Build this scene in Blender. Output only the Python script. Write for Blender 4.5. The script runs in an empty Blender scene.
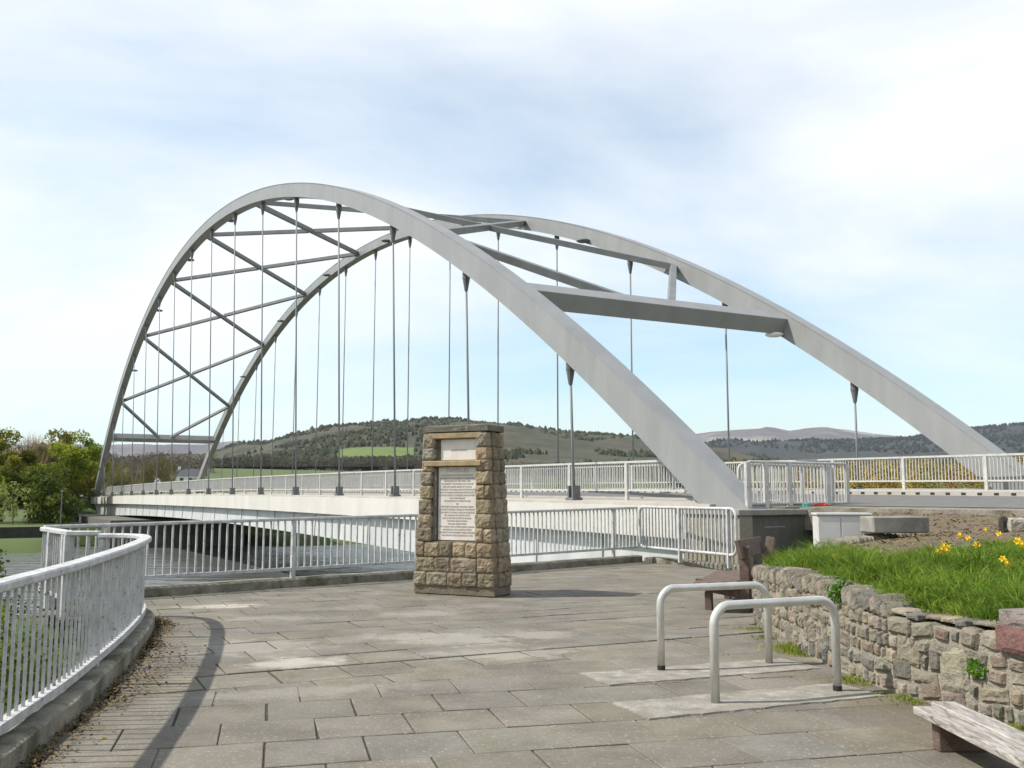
import bpy, bmesh, math, random
import numpy as np
from mathutils import Vector, Matrix, noise as mnoise

random.seed(7)
rnd = random.Random(11)
C = bpy.context.scene.collection
R = math.radians
scene = bpy.context.scene

# ------------------------------------------------------------------ camera, sky, sun, exposure
EYE = 1.58
cam_d = bpy.data.cameras.new('camera')
cam = bpy.data.objects.new('camera', cam_d)
C.objects.link(cam)
cam.location = (0, 0, EYE)
cam.rotation_euler = (math.pi / 2 + 0.1152, 0, 0)
cam_d.lens = 960 / 1024 * 36
cam_d.sensor_width = 36
cam_d.clip_start = 0.05
cam_d.clip_end = 30000
scene.camera = cam

SUN_EL, SUN_AZ = R(50), R(266)          # azimuth clockwise from +Y: light comes from the left
sun_dir = Vector((math.sin(SUN_AZ) * math.cos(SUN_EL), math.cos(SUN_AZ) * math.cos(SUN_EL), math.sin(SUN_EL)))
world = bpy.data.worlds.new('World')
scene.world = world
world.use_nodes = True
wn, wl = world.node_tree.nodes, world.node_tree.links
wn.clear()
w_out = wn.new('ShaderNodeOutputWorld')
w_bg = wn.new('ShaderNodeBackground')
w_bg.inputs['Strength'].default_value = 0.12
sky = wn.new('ShaderNodeTexSky')
sky.sky_type = 'NISHITA'
sky.sun_disc = False
sky.sun_elevation = SUN_EL
sky.sun_rotation = SUN_AZ
sky.air_density = 1.0
sky.dust_density = 1.0
tc = wn.new('ShaderNodeTexCoord')
sep = wn.new('ShaderNodeSeparateXYZ')
wl.new(tc.outputs['Generated'], sep.inputs[0])
# clouds laid out on a flat layer high above: direction / (z + c)
addz = wn.new('ShaderNodeMath'); addz.operation = 'ADD'; addz.inputs[1].default_value = 0.22
wl.new(sep.outputs['Z'], addz.inputs[0])
maxz = wn.new('ShaderNodeMath'); maxz.operation = 'MAXIMUM'; maxz.inputs[1].default_value = 0.05
wl.new(addz.outputs[0], maxz.inputs[0])
divx = wn.new('ShaderNodeMath'); divx.operation = 'DIVIDE'
divy = wn.new('ShaderNodeMath'); divy.operation = 'DIVIDE'
wl.new(sep.outputs['X'], divx.inputs[0]); wl.new(maxz.outputs[0], divx.inputs[1])
wl.new(sep.outputs['Y'], divy.inputs[0]); wl.new(maxz.outputs[0], divy.inputs[1])
comb = wn.new('ShaderNodeCombineXYZ')
wl.new(divx.outputs[0], comb.inputs[0]); wl.new(divy.outputs[0], comb.inputs[1])
cmap = wn.new('ShaderNodeMapping')
cmap.inputs['Location'].default_value = (3.1, 1.35, 0.0)
cmap.inputs['Rotation'].default_value = (0, 0, R(12))
cmap.inputs['Scale'].default_value = (0.75, 1.0, 1)
wl.new(comb.outputs[0], cmap.inputs['Vector'])
cn = wn.new('ShaderNodeTexNoise')
cn.inputs['Scale'].default_value = 0.85
cn.inputs['Detail'].default_value = 7
cn.inputs['Roughness'].default_value = 0.55
cn.inputs['Distortion'].default_value = 0.25
wl.new(cmap.outputs[0], cn.inputs['Vector'])
cr = wn.new('ShaderNodeValToRGB')
cr.color_ramp.elements[0].position = 0.30
cr.color_ramp.elements[0].color = (0, 0, 0, 1)
cr.color_ramp.elements[1].position = 0.62
cr.color_ramp.elements[1].color = (1, 1, 1, 1)
wl.new(cn.outputs['Fac'], cr.inputs['Fac'])
cm = wn.new('ShaderNodeMapRange')
cm.inputs['To Min'].default_value = 0.18
cm.inputs['To Max'].default_value = 1.0
wl.new(cr.outputs['Color'], cm.inputs['Value'])
mixc = wn.new('ShaderNodeMixRGB')
mixc.inputs['Color2'].default_value = (6.75, 6.85, 7.0, 1)
hz = wn.new('ShaderNodeMapRange')                      # thinner cloud towards the horizon and overhead
hz.inputs['From Min'].default_value, hz.inputs['From Max'].default_value = 0.0, 0.22
hz.inputs['To Min'].default_value, hz.inputs['To Max'].default_value = 0.45, 1.0
wl.new(sep.outputs['Z'], hz.inputs['Value'])
oh = wn.new('ShaderNodeMapRange')
oh.inputs['From Min'].default_value, oh.inputs['From Max'].default_value = 0.6, 0.9
oh.inputs['To Min'].default_value, oh.inputs['To Max'].default_value = 1.0, 0.35
wl.new(sep.outputs['Z'], oh.inputs['Value'])
m1 = wn.new('ShaderNodeMath'); m1.operation = 'MULTIPLY'; wl.new(hz.outputs[0], m1.inputs[0]); wl.new(oh.outputs[0], m1.inputs[1])
m2 = wn.new('ShaderNodeMath'); m2.operation = 'MULTIPLY'; wl.new(m1.outputs[0], m2.inputs[0]); wl.new(cm.outputs[0], m2.inputs[1])
wl.new(m2.outputs[0], mixc.inputs['Fac'])
gain = wn.new('ShaderNodeMixRGB'); gain.blend_type = 'MULTIPLY'; gain.inputs['Fac'].default_value = 1
gain.inputs['Color2'].default_value = (1.02, 1.19, 1.13, 1)
wl.new(sky.outputs['Color'], gain.inputs['Color1'])
wl.new(gain.outputs[0], mixc.inputs['Color1'])
wl.new(mixc.outputs[0], w_bg.inputs['Color'])
wl.new(w_bg.outputs[0], w_out.inputs['Surface'])

sun_l = bpy.data.lights.new('sun', 'SUN')
sun_l.energy = 4.2
sun_l.angle = R(0.9)
sun_l.color = (1.0, 0.95, 0.88)
sun_o = bpy.data.objects.new('sun', sun_l)
sun_o.rotation_euler = (-sun_dir).to_track_quat('-Z', 'Y').to_euler()
sun_o.location = (-40, 0, 60)
C.objects.link(sun_o)

scene.view_settings.view_transform = 'Standard'
scene.view_settings.look = 'None'
scene.view_settings.gamma = 1
scene.view_settings.exposure = 0.48
scene.render.resolution_x, scene.render.resolution_y = 1024, 768
scene.cycles.max_bounces = 6
scene.cycles.transparent_max_bounces = 6

# ------------------------------------------------------------------ helpers: materials
def mat(name, c1, c2=None, scale=4.0, rough=0.7, bump=0.0, bscale=30.0, attr=False, contrast=(0.35, 0.65),
        metal=0.0, stretch=None, c3=None, scale3=20.0, lim3=(0.6, 0.7), spec=0.4, trans=0.0):
    m = bpy.data.materials.new(name)
    m.use_nodes = True
    n, l = m.node_tree.nodes, m.node_tree.links
    b = n['Principled BSDF']
    b.inputs['Roughness'].default_value = rough
    b.inputs['Metallic'].default_value = metal
    b.inputs['Specular IOR Level'].default_value = spec
    geo = n.new('ShaderNodeNewGeometry')
    vec = geo.outputs['Position']
    if stretch:
        mp = n.new('ShaderNodeMapping')
        mp.inputs['Scale'].default_value = stretch
        l.new(vec, mp.inputs['Vector'])
        vec = mp.outputs['Vector']
    def rgb(c):
        x = n.new('ShaderNodeRGB'); x.outputs[0].default_value = (*c, 1); return x.outputs[0]
    col = rgb(c1)
    def masked(col, c, sc, lim, detail=8.0):
        t = n.new('ShaderNodeTexNoise')
        t.inputs['Scale'].default_value = sc
        t.inputs['Detail'].default_value = detail
        t.inputs['Roughness'].default_value = 0.62
        l.new(vec, t.inputs['Vector'])
        r = n.new('ShaderNodeMapRange')
        r.inputs['From Min'].default_value, r.inputs['From Max'].default_value = lim
        l.new(t.outputs['Fac'], r.inputs['Value'])
        x = n.new('ShaderNodeMixRGB')
        l.new(r.outputs[0], x.inputs['Fac'])
        l.new(col, x.inputs['Color1'])
        x.inputs['Color2'].default_value = (*c, 1)
        return x.outputs[0]
    if c2: col = masked(col, c2, scale, contrast)
    if c3: col = masked(col, c3, scale3, lim3)
    if attr:
        a = n.new('ShaderNodeVertexColor'); a.layer_name = 'col'
        x = n.new('ShaderNodeMixRGB'); x.blend_type = 'MULTIPLY'; x.inputs['Fac'].default_value = 1
        l.new(col, x.inputs['Color1']); l.new(a.outputs['Color'], x.inputs['Color2'])
        col = x.outputs[0]
    l.new(col, b.inputs['Base Color'])
    if bump:
        t = n.new('ShaderNodeTexNoise')
        t.inputs['Scale'].default_value = bscale
        t.inputs['Detail'].default_value = 6
        l.new(vec, t.inputs['Vector'])
        bm_ = n.new('ShaderNodeBump')
        bm_.inputs['Strength'].default_value = bump
        bm_.inputs['Distance'].default_value = 0.02
        l.new(t.outputs['Fac'], bm_.inputs['Height'])
        l.new(bm_.outputs[0], b.inputs['Normal'])
    if trans:
        tr = n.new('ShaderNodeBsdfTranslucent')
        l.new(col, tr.inputs['Color'])
        ms = n.new('ShaderNodeMixShader'); ms.inputs[0].default_value = trans
        l.new(b.outputs[0], ms.inputs[1]); l.new(tr.outputs[0], ms.inputs[2])
        l.new(ms.outputs[0], n['Material Output'].inputs['Surface'])
    return m

# ------------------------------------------------------------------ helpers: meshes
class MB:
    """collects vertices, faces and a colour per vertex; build() links ONE mesh object"""
    def __init__(s): s.v, s.f, s.c = [], [], []
    def add(s, vs, fs, col=(1, 1, 1)):
        o = len(s.v)
        s.v += [tuple(p) for p in vs]
        s.f += [tuple(i + o for i in f) for f in fs]
        s.c += [col] * len(vs)
    def box(s, c, ax, ay, az, col=(1, 1, 1)):
        """centre and three half-axis vectors"""
        c, ax, ay, az = map(Vector, (c, ax, ay, az))
        vs = [c + i * ax + j * ay + k * az for k in (-1, 1) for j in (-1, 1) for i in (-1, 1)]
        fs = [(0, 2, 3, 1), (4, 5, 7, 6), (0, 1, 5, 4), (2, 6, 7, 3), (0, 4, 6, 2), (1, 3, 7, 5)]
        if ax.cross(ay).dot(az) < 0: fs = [f[::-1] for f in fs]
        s.add(vs, fs, col)
    def beam(s, a, b, w, h, up=(0, 0, 1), col=(1, 1, 1)):
        a, b, up = Vector(a), Vector(b), Vector(up)
        d = b - a; t = d.normalized()
        x = t.cross(up).normalized(); y = x.cross(t).normalized()
        s.box((a + b) / 2, d / 2, x * w / 2, y * h / 2, col)
    def sweep(s, rings, closed=False, caps=True, col=(1, 1, 1)):
        n = len(rings[0]); o = len(s.v)
        for r in rings: s.v += [tuple(p) for p in r]
        s.c += [col] * (n * len(rings))
        m = len(rings)
        for i in range(m if closed else m - 1):
            a, b = o + i * n, o + ((i + 1) % m) * n
            for j in range(n):
                j2 = (j + 1) % n
                s.f.append((a + j, a + j2, b + j2, b + j))
        if caps and not closed:
            s.f.append(tuple(o + j for j in reversed(range(n))))
            s.f.append(tuple(o + (m - 1) * n + j for j in range(n)))
    def tube(s, pts, r, seg=10, closed=False, col=(1, 1, 1)):
        pts = [Vector(p) for p in pts]
        rings = []
        prev = None
        for i, p in enumerate(pts):
            a = pts[i - 1] if i else (pts[-1] if closed else p)
            b = pts[(i + 1) % len(pts)] if (i < len(pts) - 1 or closed) else p
            t = (b - a).normalized()
            if prev is None:
                u = t.orthogonal().normalized()
            else:
                u = (prev - t * prev.dot(t)).normalized()
            prev = u
            w = t.cross(u)
            rr = r[i] if isinstance(r, (list, tuple)) else r
            rings.append([p + (u * math.cos(2 * math.pi * k / seg) + w * math.sin(2 * math.pi * k / seg)) * rr for k in range(seg)])
        s.sweep(rings, closed, True, col)
    def strip(s, path, w, h, col=(1, 1, 1)):
        """flat-section rail along a plan path of 3D points (w across, h high, point = bottom centre)"""
        path = [Vector(p) for p in path]
        rings = []
        for i, p in enumerate(path):
            a = path[max(i - 1, 0)]; b = path[min(i + 1, len(path) - 1)]
            t = (b - a); t.z = 0; t.normalize()
            x = Vector((t.y, -t.x, 0))
            rings.append([p - x * w / 2, p + x * w / 2, p + x * w / 2 + Vector((0, 0, h)), p - x * w / 2 + Vector((0, 0, h))])
        s.sweep(rings, col=col)
    def build(s, name, m, parent=None, smooth=False, bevel=0.0, seg=1):
        me = bpy.data.meshes.new(name)
        me.from_pydata(s.v, [], s.f)
        ca = me.color_attributes.new('col', 'FLOAT_COLOR', 'POINT')
        arr = np.ones((len(s.v), 4), dtype=np.float32)
        arr[:, :3] = np.array(s.c, dtype=np.float32).reshape(-1, 3)
        ca.data.foreach_set('color', arr.ravel())
        if bevel:
            bm = bmesh.new(); bm.from_mesh(me)
            bmesh.ops.recalc_face_normals(bm, faces=bm.faces)
            ed = [e for e in bm.edges if len(e.link_faces) == 2 and e.calc_face_angle(0) > 0.5]
            bmesh.ops.bevel(bm, geom=ed, offset=bevel, segments=seg, affect='EDGES', clamp_overlap=True)
            bm.to_mesh(me); bm.free()
        if smooth:
            me.polygons.foreach_set('use_smooth', [True] * len(me.polygons))
        me.materials.append(m)
        o = bpy.data.objects.new(name, me)
        C.objects.link(o)
        if parent is not None: o.parent = parent
        return o

def tag(o, label=None, cat=None, group=None, kind=None):
    if label: o['label'] = label
    if cat: o['category'] = cat
    if group: o['group'] = group
    if kind: o['kind'] = kind
    return o
def thing(name, label, cat, loc=(0, 0, 0), rz=0, group=None):
    o = bpy.data.objects.new(name, None)
    C.objects.link(o)
    o.location = loc; o.rotation_euler = (0, 0, rz)
    o.empty_display_size = 0.2
    return tag(o, label, cat, group)
def clone(o, parent=None):
    c = o.copy(); C.objects.link(c)
    if parent is not None: c.parent = parent
    for ch in o.children: clone(ch, c)
    return c
def fbm(x, y, z=0.0, oct=4):
    return mnoise.fractal(Vector((x, y, z)), 1.0, 2.0, oct)
def jit(c, a, r=rnd):
    k = 1 + r.uniform(-a, a)
    return tuple(max(0, x * k * (1 + r.uniform(-a, a) * 0.2)) for x in c)
def sstep(a, b, x):
    t = min(1, max(0, (x - a) / (b - a))); return t * t * (3 - 2 * t)

# ------------------------------------------------------------------ bridge frame of reference
PHI = 2.1
D = Vector((math.cos(PHI), math.sin(PHI), 0)); N = Vector((D.y, -D.x, 0))
O = Vector((1.803, 28.11, 0)); SP = 6.5; W = 11.57
NS = N - 0.035 * D
def zdeck(k): return EYE - 0.0324 - 0.003467 * (k - 7.5) ** 2
def B(k, w, z): 
    p = O + D * (k * SP) + NS * w
    return Vector((p.x, p.y, z))
def BT(t, w, z): return B(t / SP, w, z)
def rib_z(k):
    q = (k - 7.5) ** 2
    return EYE + 18.99 - 0.2409 * q - 0.0004544 * q * q
def st(x, y):
    v = Vector((x, y, 0)) - O
    return v.dot(N), v.dot(D)

# ------------------------------------------------------------------ materials
M_steel = mat('bridge_grey_paint', (0.262, 0.265, 0.262), (0.222, 0.225, 0.222), scale=0.8, rough=0.45, c3=(0.20, 0.19, 0.175), scale3=2.2, lim3=(0.60, 0.9), bump=0.05, bscale=6, stretch=(1.6, 1.6, 0.5))
M_brace = mat('brace_grey_paint', (0.20, 0.207, 0.207), (0.15, 0.155, 0.15), scale=1.5, rough=0.5)
M_cable = mat('hanger_grey', (0.20, 0.21, 0.22), rough=0.5)
M_socket = mat('socket_dark_grey', (0.11, 0.115, 0.12), (0.16, 0.16, 0.16), scale=6, rough=0.55)
M_white = mat('white_railing_paint', (0.50, 0.495, 0.475), (0.40, 0.39, 0.365), scale=5, rough=0.55, c3=(0.28, 0.22, 0.16), scale3=18, lim3=(0.60, 0.70), bump=0.12, bscale=60)
M_rail_old = mat('weathered_white_rail', (0.51, 0.515, 0.51), (0.35, 0.35, 0.345), scale=7, rough=0.65, c3=(0.17, 0.14, 0.10), scale3=20, lim3=(0.585, 0.68), bump=0.3, bscale=50)
M_fascia = mat('pale_fascia_concrete', (0.56, 0.54, 0.495), (0.48, 0.46, 0.415), scale=0.7, rough=0.75, c3=(0.42, 0.40, 0.35), scale3=2.2, lim3=(0.64, 0.8), stretch=(1, 1, 0.35), bump=0.05)
M_girder = mat('girder_grey_paint', (0.50, 0.51, 0.50), (0.40, 0.41, 0.40), scale=1.0, rough=0.55, c3=(0.28, 0.26, 0.22), scale3=3, lim3=(0.62, 0.8), stretch=(1, 1, 0.4))
M_conc = mat('grey_concrete', (0.30, 0.285, 0.25), (0.20, 0.19, 0.165), scale=3, rough=0.9, c3=(0.10, 0.10, 0.085), scale3=1.4, lim3=(0.56, 0.75), bump=0.5, bscale=50)
M_pebble = mat('pebble_dash', (0.36, 0.33, 0.26), (0.20, 0.18, 0.14), scale=45, rough=0.95, bump=0.9, bscale=70)
M_darkconc = mat('shaded_stained_concrete', (0.13, 0.125, 0.105), (0.075, 0.075, 0.06), scale=2.0, rough=0.9, c3=(0.2, 0.19, 0.16), scale3=3.5, lim3=(0.6, 0.75), bump=0.5, bscale=30, stretch=(1, 1, 0.4))  # stain streaks over a base darkened for the shade on the abutment face
M_kerb = mat('mossy_kerb_concrete', (0.28, 0.255, 0.20), (0.15, 0.14, 0.115), scale=3.5, rough=0.95, c3=(0.075, 0.08, 0.045), scale3=2.4, lim3=(0.50, 0.66), bump=0.7, bscale=40)
M_asphalt = mat('road_asphalt', (0.115, 0.11, 0.105), (0.15, 0.145, 0.135), scale=2, rough=0.9, bump=0.3, bscale=90)
M_pave2 = mat('footway_concrete', (0.42, 0.39, 0.34), (0.33, 0.31, 0.27), scale=1.3, rough=0.9, bump=0.2)
M_wood_w = mat('flaked_white_timber', (0.44, 0.41, 0.375), (0.23, 0.20, 0.172), scale=6, rough=0.85, c3=(0.10, 0.078, 0.064), scale3=13, lim3=(0.52, 0.66), stretch=(4.5, 0.45, 2), bump=0.6, bscale=30)
M_wood_b = mat('weathered_brown_timber', (0.095, 0.062, 0.046), (0.15, 0.11, 0.085), scale=5, rough=0.8, stretch=(3, 1, 3), bump=0.4, bscale=30)
M_galv = mat('galvanised_tube', (0.62, 0.61, 0.57), (0.50, 0.49, 0.45), scale=7, rough=0.33, metal=0.45, c3=(0.34, 0.31, 0.26), scale3=30, lim3=(0.62, 0.72), bump=0.08, bscale=60)
M_strip = mat('pale_concrete_strip', (0.27, 0.25, 0.212), (0.185, 0.168, 0.136), scale=5, rough=0.95, c3=(0.36, 0.336, 0.29), scale3=6, lim3=(0.5, 0.7), bump=0.6, bscale=60)
M_mortar = mat('lime_mortar', (0.31, 0.275, 0.215), (0.21, 0.185, 0.145), scale=9, rough=0.95, bump=0.9, bscale=50)
M_stone = mat('rubble_stone', (0.86, 0.85, 0.82), (0.58, 0.56, 0.53), scale=13, rough=0.9, attr=True, c3=(1.25, 1.22, 1.15), scale3=26, lim3=(0.58, 0.7), bump=0.9, bscale=34)
M_sand = mat('rock_faced_sandstone', (1.0, 1.0, 1.0), (0.60, 0.56, 0.50), scale=10, rough=0.95, attr=True, c3=(0.42, 0.40, 0.36), scale3=14, lim3=(0.58, 0.68), bump=1.0, bscale=26)
M_sandmortar = mat('brown_mortar', (0.20, 0.165, 0.115), (0.13, 0.108, 0.078), scale=8, rough=1, bump=.8, bscale=40)
M_cap = mat('dark_cap_stone', (0.16, 0.145, 0.115), (0.09, 0.085, 0.07), scale=6, rough=0.95, c3=(0.24, 0.21, 0.16), scale3=9, lim3=(0.56, 0.68), bump=0.6)
M_ochre = mat('dressed_ochre_stone', (0.36, 0.27, 0.15), (0.24, 0.18, 0.11), scale=6, rough=0.9, bump=0.4)
M_tablet = mat('pale_marble_tablet', (0.68, 0.64, 0.58), (0.56, 0.52, 0.46), scale=4, rough=0.6, c3=(0.62, 0.52, 0.46), scale3=3, lim3=(0.5, 0.7))
M_letter = mat('carved_dark_letters', (0.36, 0.32, 0.275), rough=0.9)
M_cabinet = mat('cabinet_pale_grey', (0.56, 0.555, 0.53), (0.49, 0.48, 0.45), scale=3, rough=0.45)
M_leaf = mat('spring_leaves', (0.14, 0.155, 0.024), (0.105, 0.13, 0.02), scale=0.8, rough=0.7, attr=True, trans=0.42, spec=0.2)
M_bark = mat('bark', (0.085, 0.07, 0.055), (0.05, 0.042, 0.035), scale=3, rough=0.95)
M_twig = mat('bare_twigs', (0.20, 0.155, 0.11), (0.15, 0.12, 0.085), scale=1.5, rough=0.95, attr=True)
M_grassb = mat('grass_blades', (0.112, 0.190, 0.020), (0.17, 0.235, 0.032), scale=1.3, rough=0.6, attr=True, trans=0.45, spec=0.25)
M_petal = mat('daffodil_yellow', (0.88, 0.66, 0.04), rough=0.6, trans=0.3)
M_trump = mat('daffodil_orange', (0.88, 0.52, 0.02), rough=0.6)
M_stem = mat('daffodil_stem', (0.08, 0.18, 0.03), rough=0.6)
M_soil = mat('planter_soil', (0.095, 0.068, 0.044), (0.17, 0.13, 0.085), scale=9, rough=1.0, c3=(0.09, 0.10, 0.028), scale3=3, lim3=(0.54, 0.64), bump=1.0, bscale=35)
M_verge = mat('gritty_verge', (0.27, 0.245, 0.205), (0.15, 0.13, 0.10), scale=3, rough=1, c3=(0.10, 0.085, 0.05), scale3=1.3, lim3=(0.5, 0.62), bump=1.0, bscale=25)
M_litter = mat('dead_leaves', (0.125, 0.085, 0.045), (0.085, 0.062, 0.034), scale=6, rough=0.9, attr=True)
M_lamp = mat('white_lamp_housing', (0.8, 0.8, 0.78), rough=0.4)
M_roof = mat('slate_roof', (0.06, 0.06, 0.068), rough=0.7)
M_render = mat('white_house_render', (0.78, 0.77, 0.74), (0.7, 0.69, 0.66), scale=1, rough=0.9)
M_glass = mat('dark_window', (0.03, 0.035, 0.04), rough=0.15)
M_red = mat('red_plastic', (0.55, 0.05, 0.03), rough=0.5)
M_teal = mat('teal_plastic', (0.06, 0.40, 0.30), rough=0.5)
M_black = mat('black_paint', (0.02, 0.02, 0.02), rough=0.6)

# ------------------------------------------------------------------ ground
def in_road(s, t):
    return sstep(-9, -1.0, s) * (1 - sstep(12.5, 20, s))
def ground_z(x, y):
    s, t = st(x, y)
    # near river bank line
    te = -4.2
    if s < -13: te = -4.2 + (s + 13) * 1.05
    if s > 15: te = -4.2 + (s - 15) * 1.3
    far0 = 62.0 + 4 * fbm(s * 0.03, 3.3, 0, 2) + 10 * sstep(-9, -5, s) * (1 - sstep(7, 10, s))
    z_near = -0.35 if s < 14 else 1.0
    if s > 2 and s <= 14: z_near = 1.0
    z_near += 2.3 * sstep(20, 72, s)
    z_near += 0.15 * fbm(x * 0.2, y * 0.2) * (1 if s < -13.5 or s > 13 else 0)
    bank = sstep(te - 0.1, te + 4.5, t)
    z = z_near * (1 - bank) + (-4.6) * bank
    if t > te + 4:
        f = sstep(far0 - 6, far0 + 6, t)
        z = -4.6 * (1 - f) + (-2.15) * f
        if t > 72.2: z = -1.25 + 0.1 * fbm(x * 0.05, y * 0.05)
        lift = sstep(96, 106, t) * (sstep(-7, -2.0, s)) * (1 - sstep(13.5, 20, s))
        z = z * (1 - lift) + 1.0 * lift
        rise = sstep(110, 150, t)
        z += rise * 2.3 * (1 - lift)
        z += sstep(150, 620, t) * 17.0
        z += 0.5 * fbm(x * 0.012, y * 0.012) * sstep(130, 260, t)
    return z
def axis(lo, hi, dense_lo, dense_hi, step, grow=1.16):
    a = list(np.arange(dense_lo, dense_hi + 1e-6, step))
    st_ = step; v = dense_hi
    while v < hi: st_ *= grow; v += st_; a.append(v)
    st_ = step; v = dense_lo
    while v > lo: st_ *= grow; v -= st_; a.insert(0, v)
    return a
sa = axis(-9000, 9000, -60, 45, 1.3); ta = axis(-400, 9000, -34, 112, 1.2)
ta = sorted(ta + [72.18, 72.22])
g = MB()
for t in ta:
    for s in sa:
        p = O + D * t + N * s
        g.v.append((p.x, p.y, ground_z(p.x, p.y)))
ns = len(sa)
for i in range(len(ta) - 1):
    for j in range(ns - 1):
        g.f.append((i * ns + j, i * ns + j + 1, (i + 1) * ns + j + 1, (i + 1) * ns + j))
g.f = [f for f in g.f]
g.c = [(1, 1, 1)] * len(g.v)
M_ground = mat('rough_grass_ground', (0.055, 0.088, 0.018), (0.075, 0.10, 0.022), scale=0.12, rough=0.95, c3=(0.105, 0.098, 0.045), scale3=0.05, lim3=(0.55, 0.7), bump=0.6, bscale=3)
gr = tag(g.build('ground', M_ground, smooth=True), kind='structure')
gr['label'] = 'green grassy river banks and fields'

# ------------------------------------------------------------------ river
def make_water():
    m = bpy.data.materials.new('river_water'); m.use_nodes = True
    n, l = m.node_tree.nodes, m.node_tree.links
    b = n['Principled BSDF']
    b.inputs['Base Color'].default_value = (0.10, 0.105, 0.10, 1)
    b.inputs['Roughness'].default_value = 0.16
    b.inputs['IOR'].default_value = 1.55
    geo = n.new('ShaderNodeNewGeometry')
    mp = n.new('ShaderNodeMapping'); mp.inputs['Rotation'].default_value = (0, 0, R(-20)); mp.inputs['Scale'].default_value = (0.35, 1.6, 1)
    l.new(geo.outputs['Position'], mp.inputs['Vector'])
    t = n.new('ShaderNodeTexNoise'); t.inputs['Scale'].default_value = 0.55; t.inputs['Detail'].default_value = 3
    l.new(mp.outputs[0], t.inputs['Vector'])
    bu = n.new('ShaderNodeBump'); bu.inputs['Strength'].default_value = 0.8; bu.inputs['Distance'].default_value = 0.6
    l.new(t.outputs['Fac'], bu.inputs['Height']); l.new(bu.outputs[0], b.inputs['Normal'])
    return m
wt = MB()
ws = np.linspace(-320, 420, 60); wtt = np.linspace(-60, 74, 30)
for t in wtt:
    for s in ws:
        p = O + D * t + N * s; wt.v.append((p.x, p.y, -3.0)); wt.c.append((1, 1, 1))
for i in range(len(wtt) - 1):
    for j in range(len(ws) - 1):
        k = i * len(ws) + j
        wt.f.append((k, k + 1, k + len(ws) + 1, k + len(ws)))
wo = tag(wt.build('river_water', make_water()), kind='structure')
wo['label'] = 'rippled grey river water under the bridge'

# ------------------------------------------------------------------ hills
def sky_y(table, x):
    return float(np.interp(x, [a for a, b in table], [b for a, b in table]))
def hill(name, table, R0, R1, m, amp, seed, label, x0=-500, x1=1500, nx=260, nr=40, back=0.35, z0=8):
    mb = MB(); rr = []
    for i in range(nr):
        u = i / (nr - 1)
        rr.append(R0 + (R1 * (1 + back) - R0) * u)
    for rad in rr:
        for j in range(nx):
            px = x0 + (x1 - x0) * j / (nx - 1)
            zt = (495 - sky_y(table, px)) / 960 * R1 + EYE
            if rad <= R1:
                f = sstep(0, 1, (rad - R0) / (R1 - R0)) ** 0.85
            else:
                f = 1 - 0.5 * sstep(0, 1, (rad - R1) / (R1 * back))
            x = (px - 512) / 960 * rad; y = rad
            z = z0 + (zt - z0) * f
            z += amp * fbm(x / R1 * 9 + seed, y / R1 * 9, seed, 5) * min(1, f * 1.2) * (0.35 if 0.9 < rad / R1 < 1.1 else 1)
            mb.v.append((x, y, z)); mb.c.append((1, 1, 1))
    for i in range(nr - 1):
        for j in range(nx - 1):
            k = i * nx + j
            mb.f.append((k, k + 1, k + nx + 1, k + nx))
    o = tag(mb.build(name, m, smooth=True), kind='structure')
    o['label'] = label
    return mb, o
T_wood = [(-500, 470), (-200, 462), (0, 468), (150, 468), (205, 466), (240, 452), (300, 440), (350, 432), (420, 424), (460, 424), (500, 428), (520, 429), (560, 434), (610, 438), (650, 442), (690, 452), (730, 464), (780, 474), (870, 482), (1000, 486), (1500, 488)]
T_moor = [(-500, 440), (0, 446), (100, 448), (150, 447), (200, 452), (260, 450), (330, 455), (600, 448), (660, 440), (700, 435), (720, 433), (745, 432), (770, 431), (790, 434.5), (805, 432), (825, 430.5), (850, 434), (880, 438), (920, 441), (1000, 440), (1500, 430)]
T_dark = [(-500, 480), (400, 474), (600, 456), (680, 448), (720, 444), (780, 446), (850, 444), (880, 441), (910, 440), (925, 437), (945, 433.5), (980, 431.5), (1024, 429), (1150, 424), (1500, 420)]
M_hill = mat('heather_hill', (0.044, 0.047, 0.020), (0.068, 0.055, 0.031), scale=0.011, rough=1, c3=(0.026, 0.033, 0.015), scale3=0.03, lim3=(0.44, 0.60), bump=0.0, contrast=(0.42, 0.58))
M_moor = mat('bare_moor', (0.062, 0.052, 0.055), (0.10, 0.083, 0.072), scale=0.0035, rough=1, c3=(0.24, 0.21, 0.18), scale3=0.0026, lim3=(0.53, 0.66))
M_dkhill = mat('dark_conifer_slope', (0.015, 0.021, 0.019), (0.026, 0.028, 0.022), scale=0.006, rough=1, c3=(0.042, 0.037, 0.03), scale3=0.008, lim3=(0.54, 0.66))
hb_moor, _ = hill('moor_hill', T_moor, 3200, 6500, M_moor, 60, 3.0, 'distant bare purple moorland ridge with pale patches', z0=20)
hb_dark, _ = hill('dark_hill', T_dark, 1500, 3300, M_dkhill, 30, 8.0, 'dark forested hillside on the right', z0=14)
hb_wood, ho = hill('wooded_hill', T_wood, 560, 1700, M_hill, 20, 5.0, 'heather and woodland hill behind the bridge', z0=18)

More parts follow.
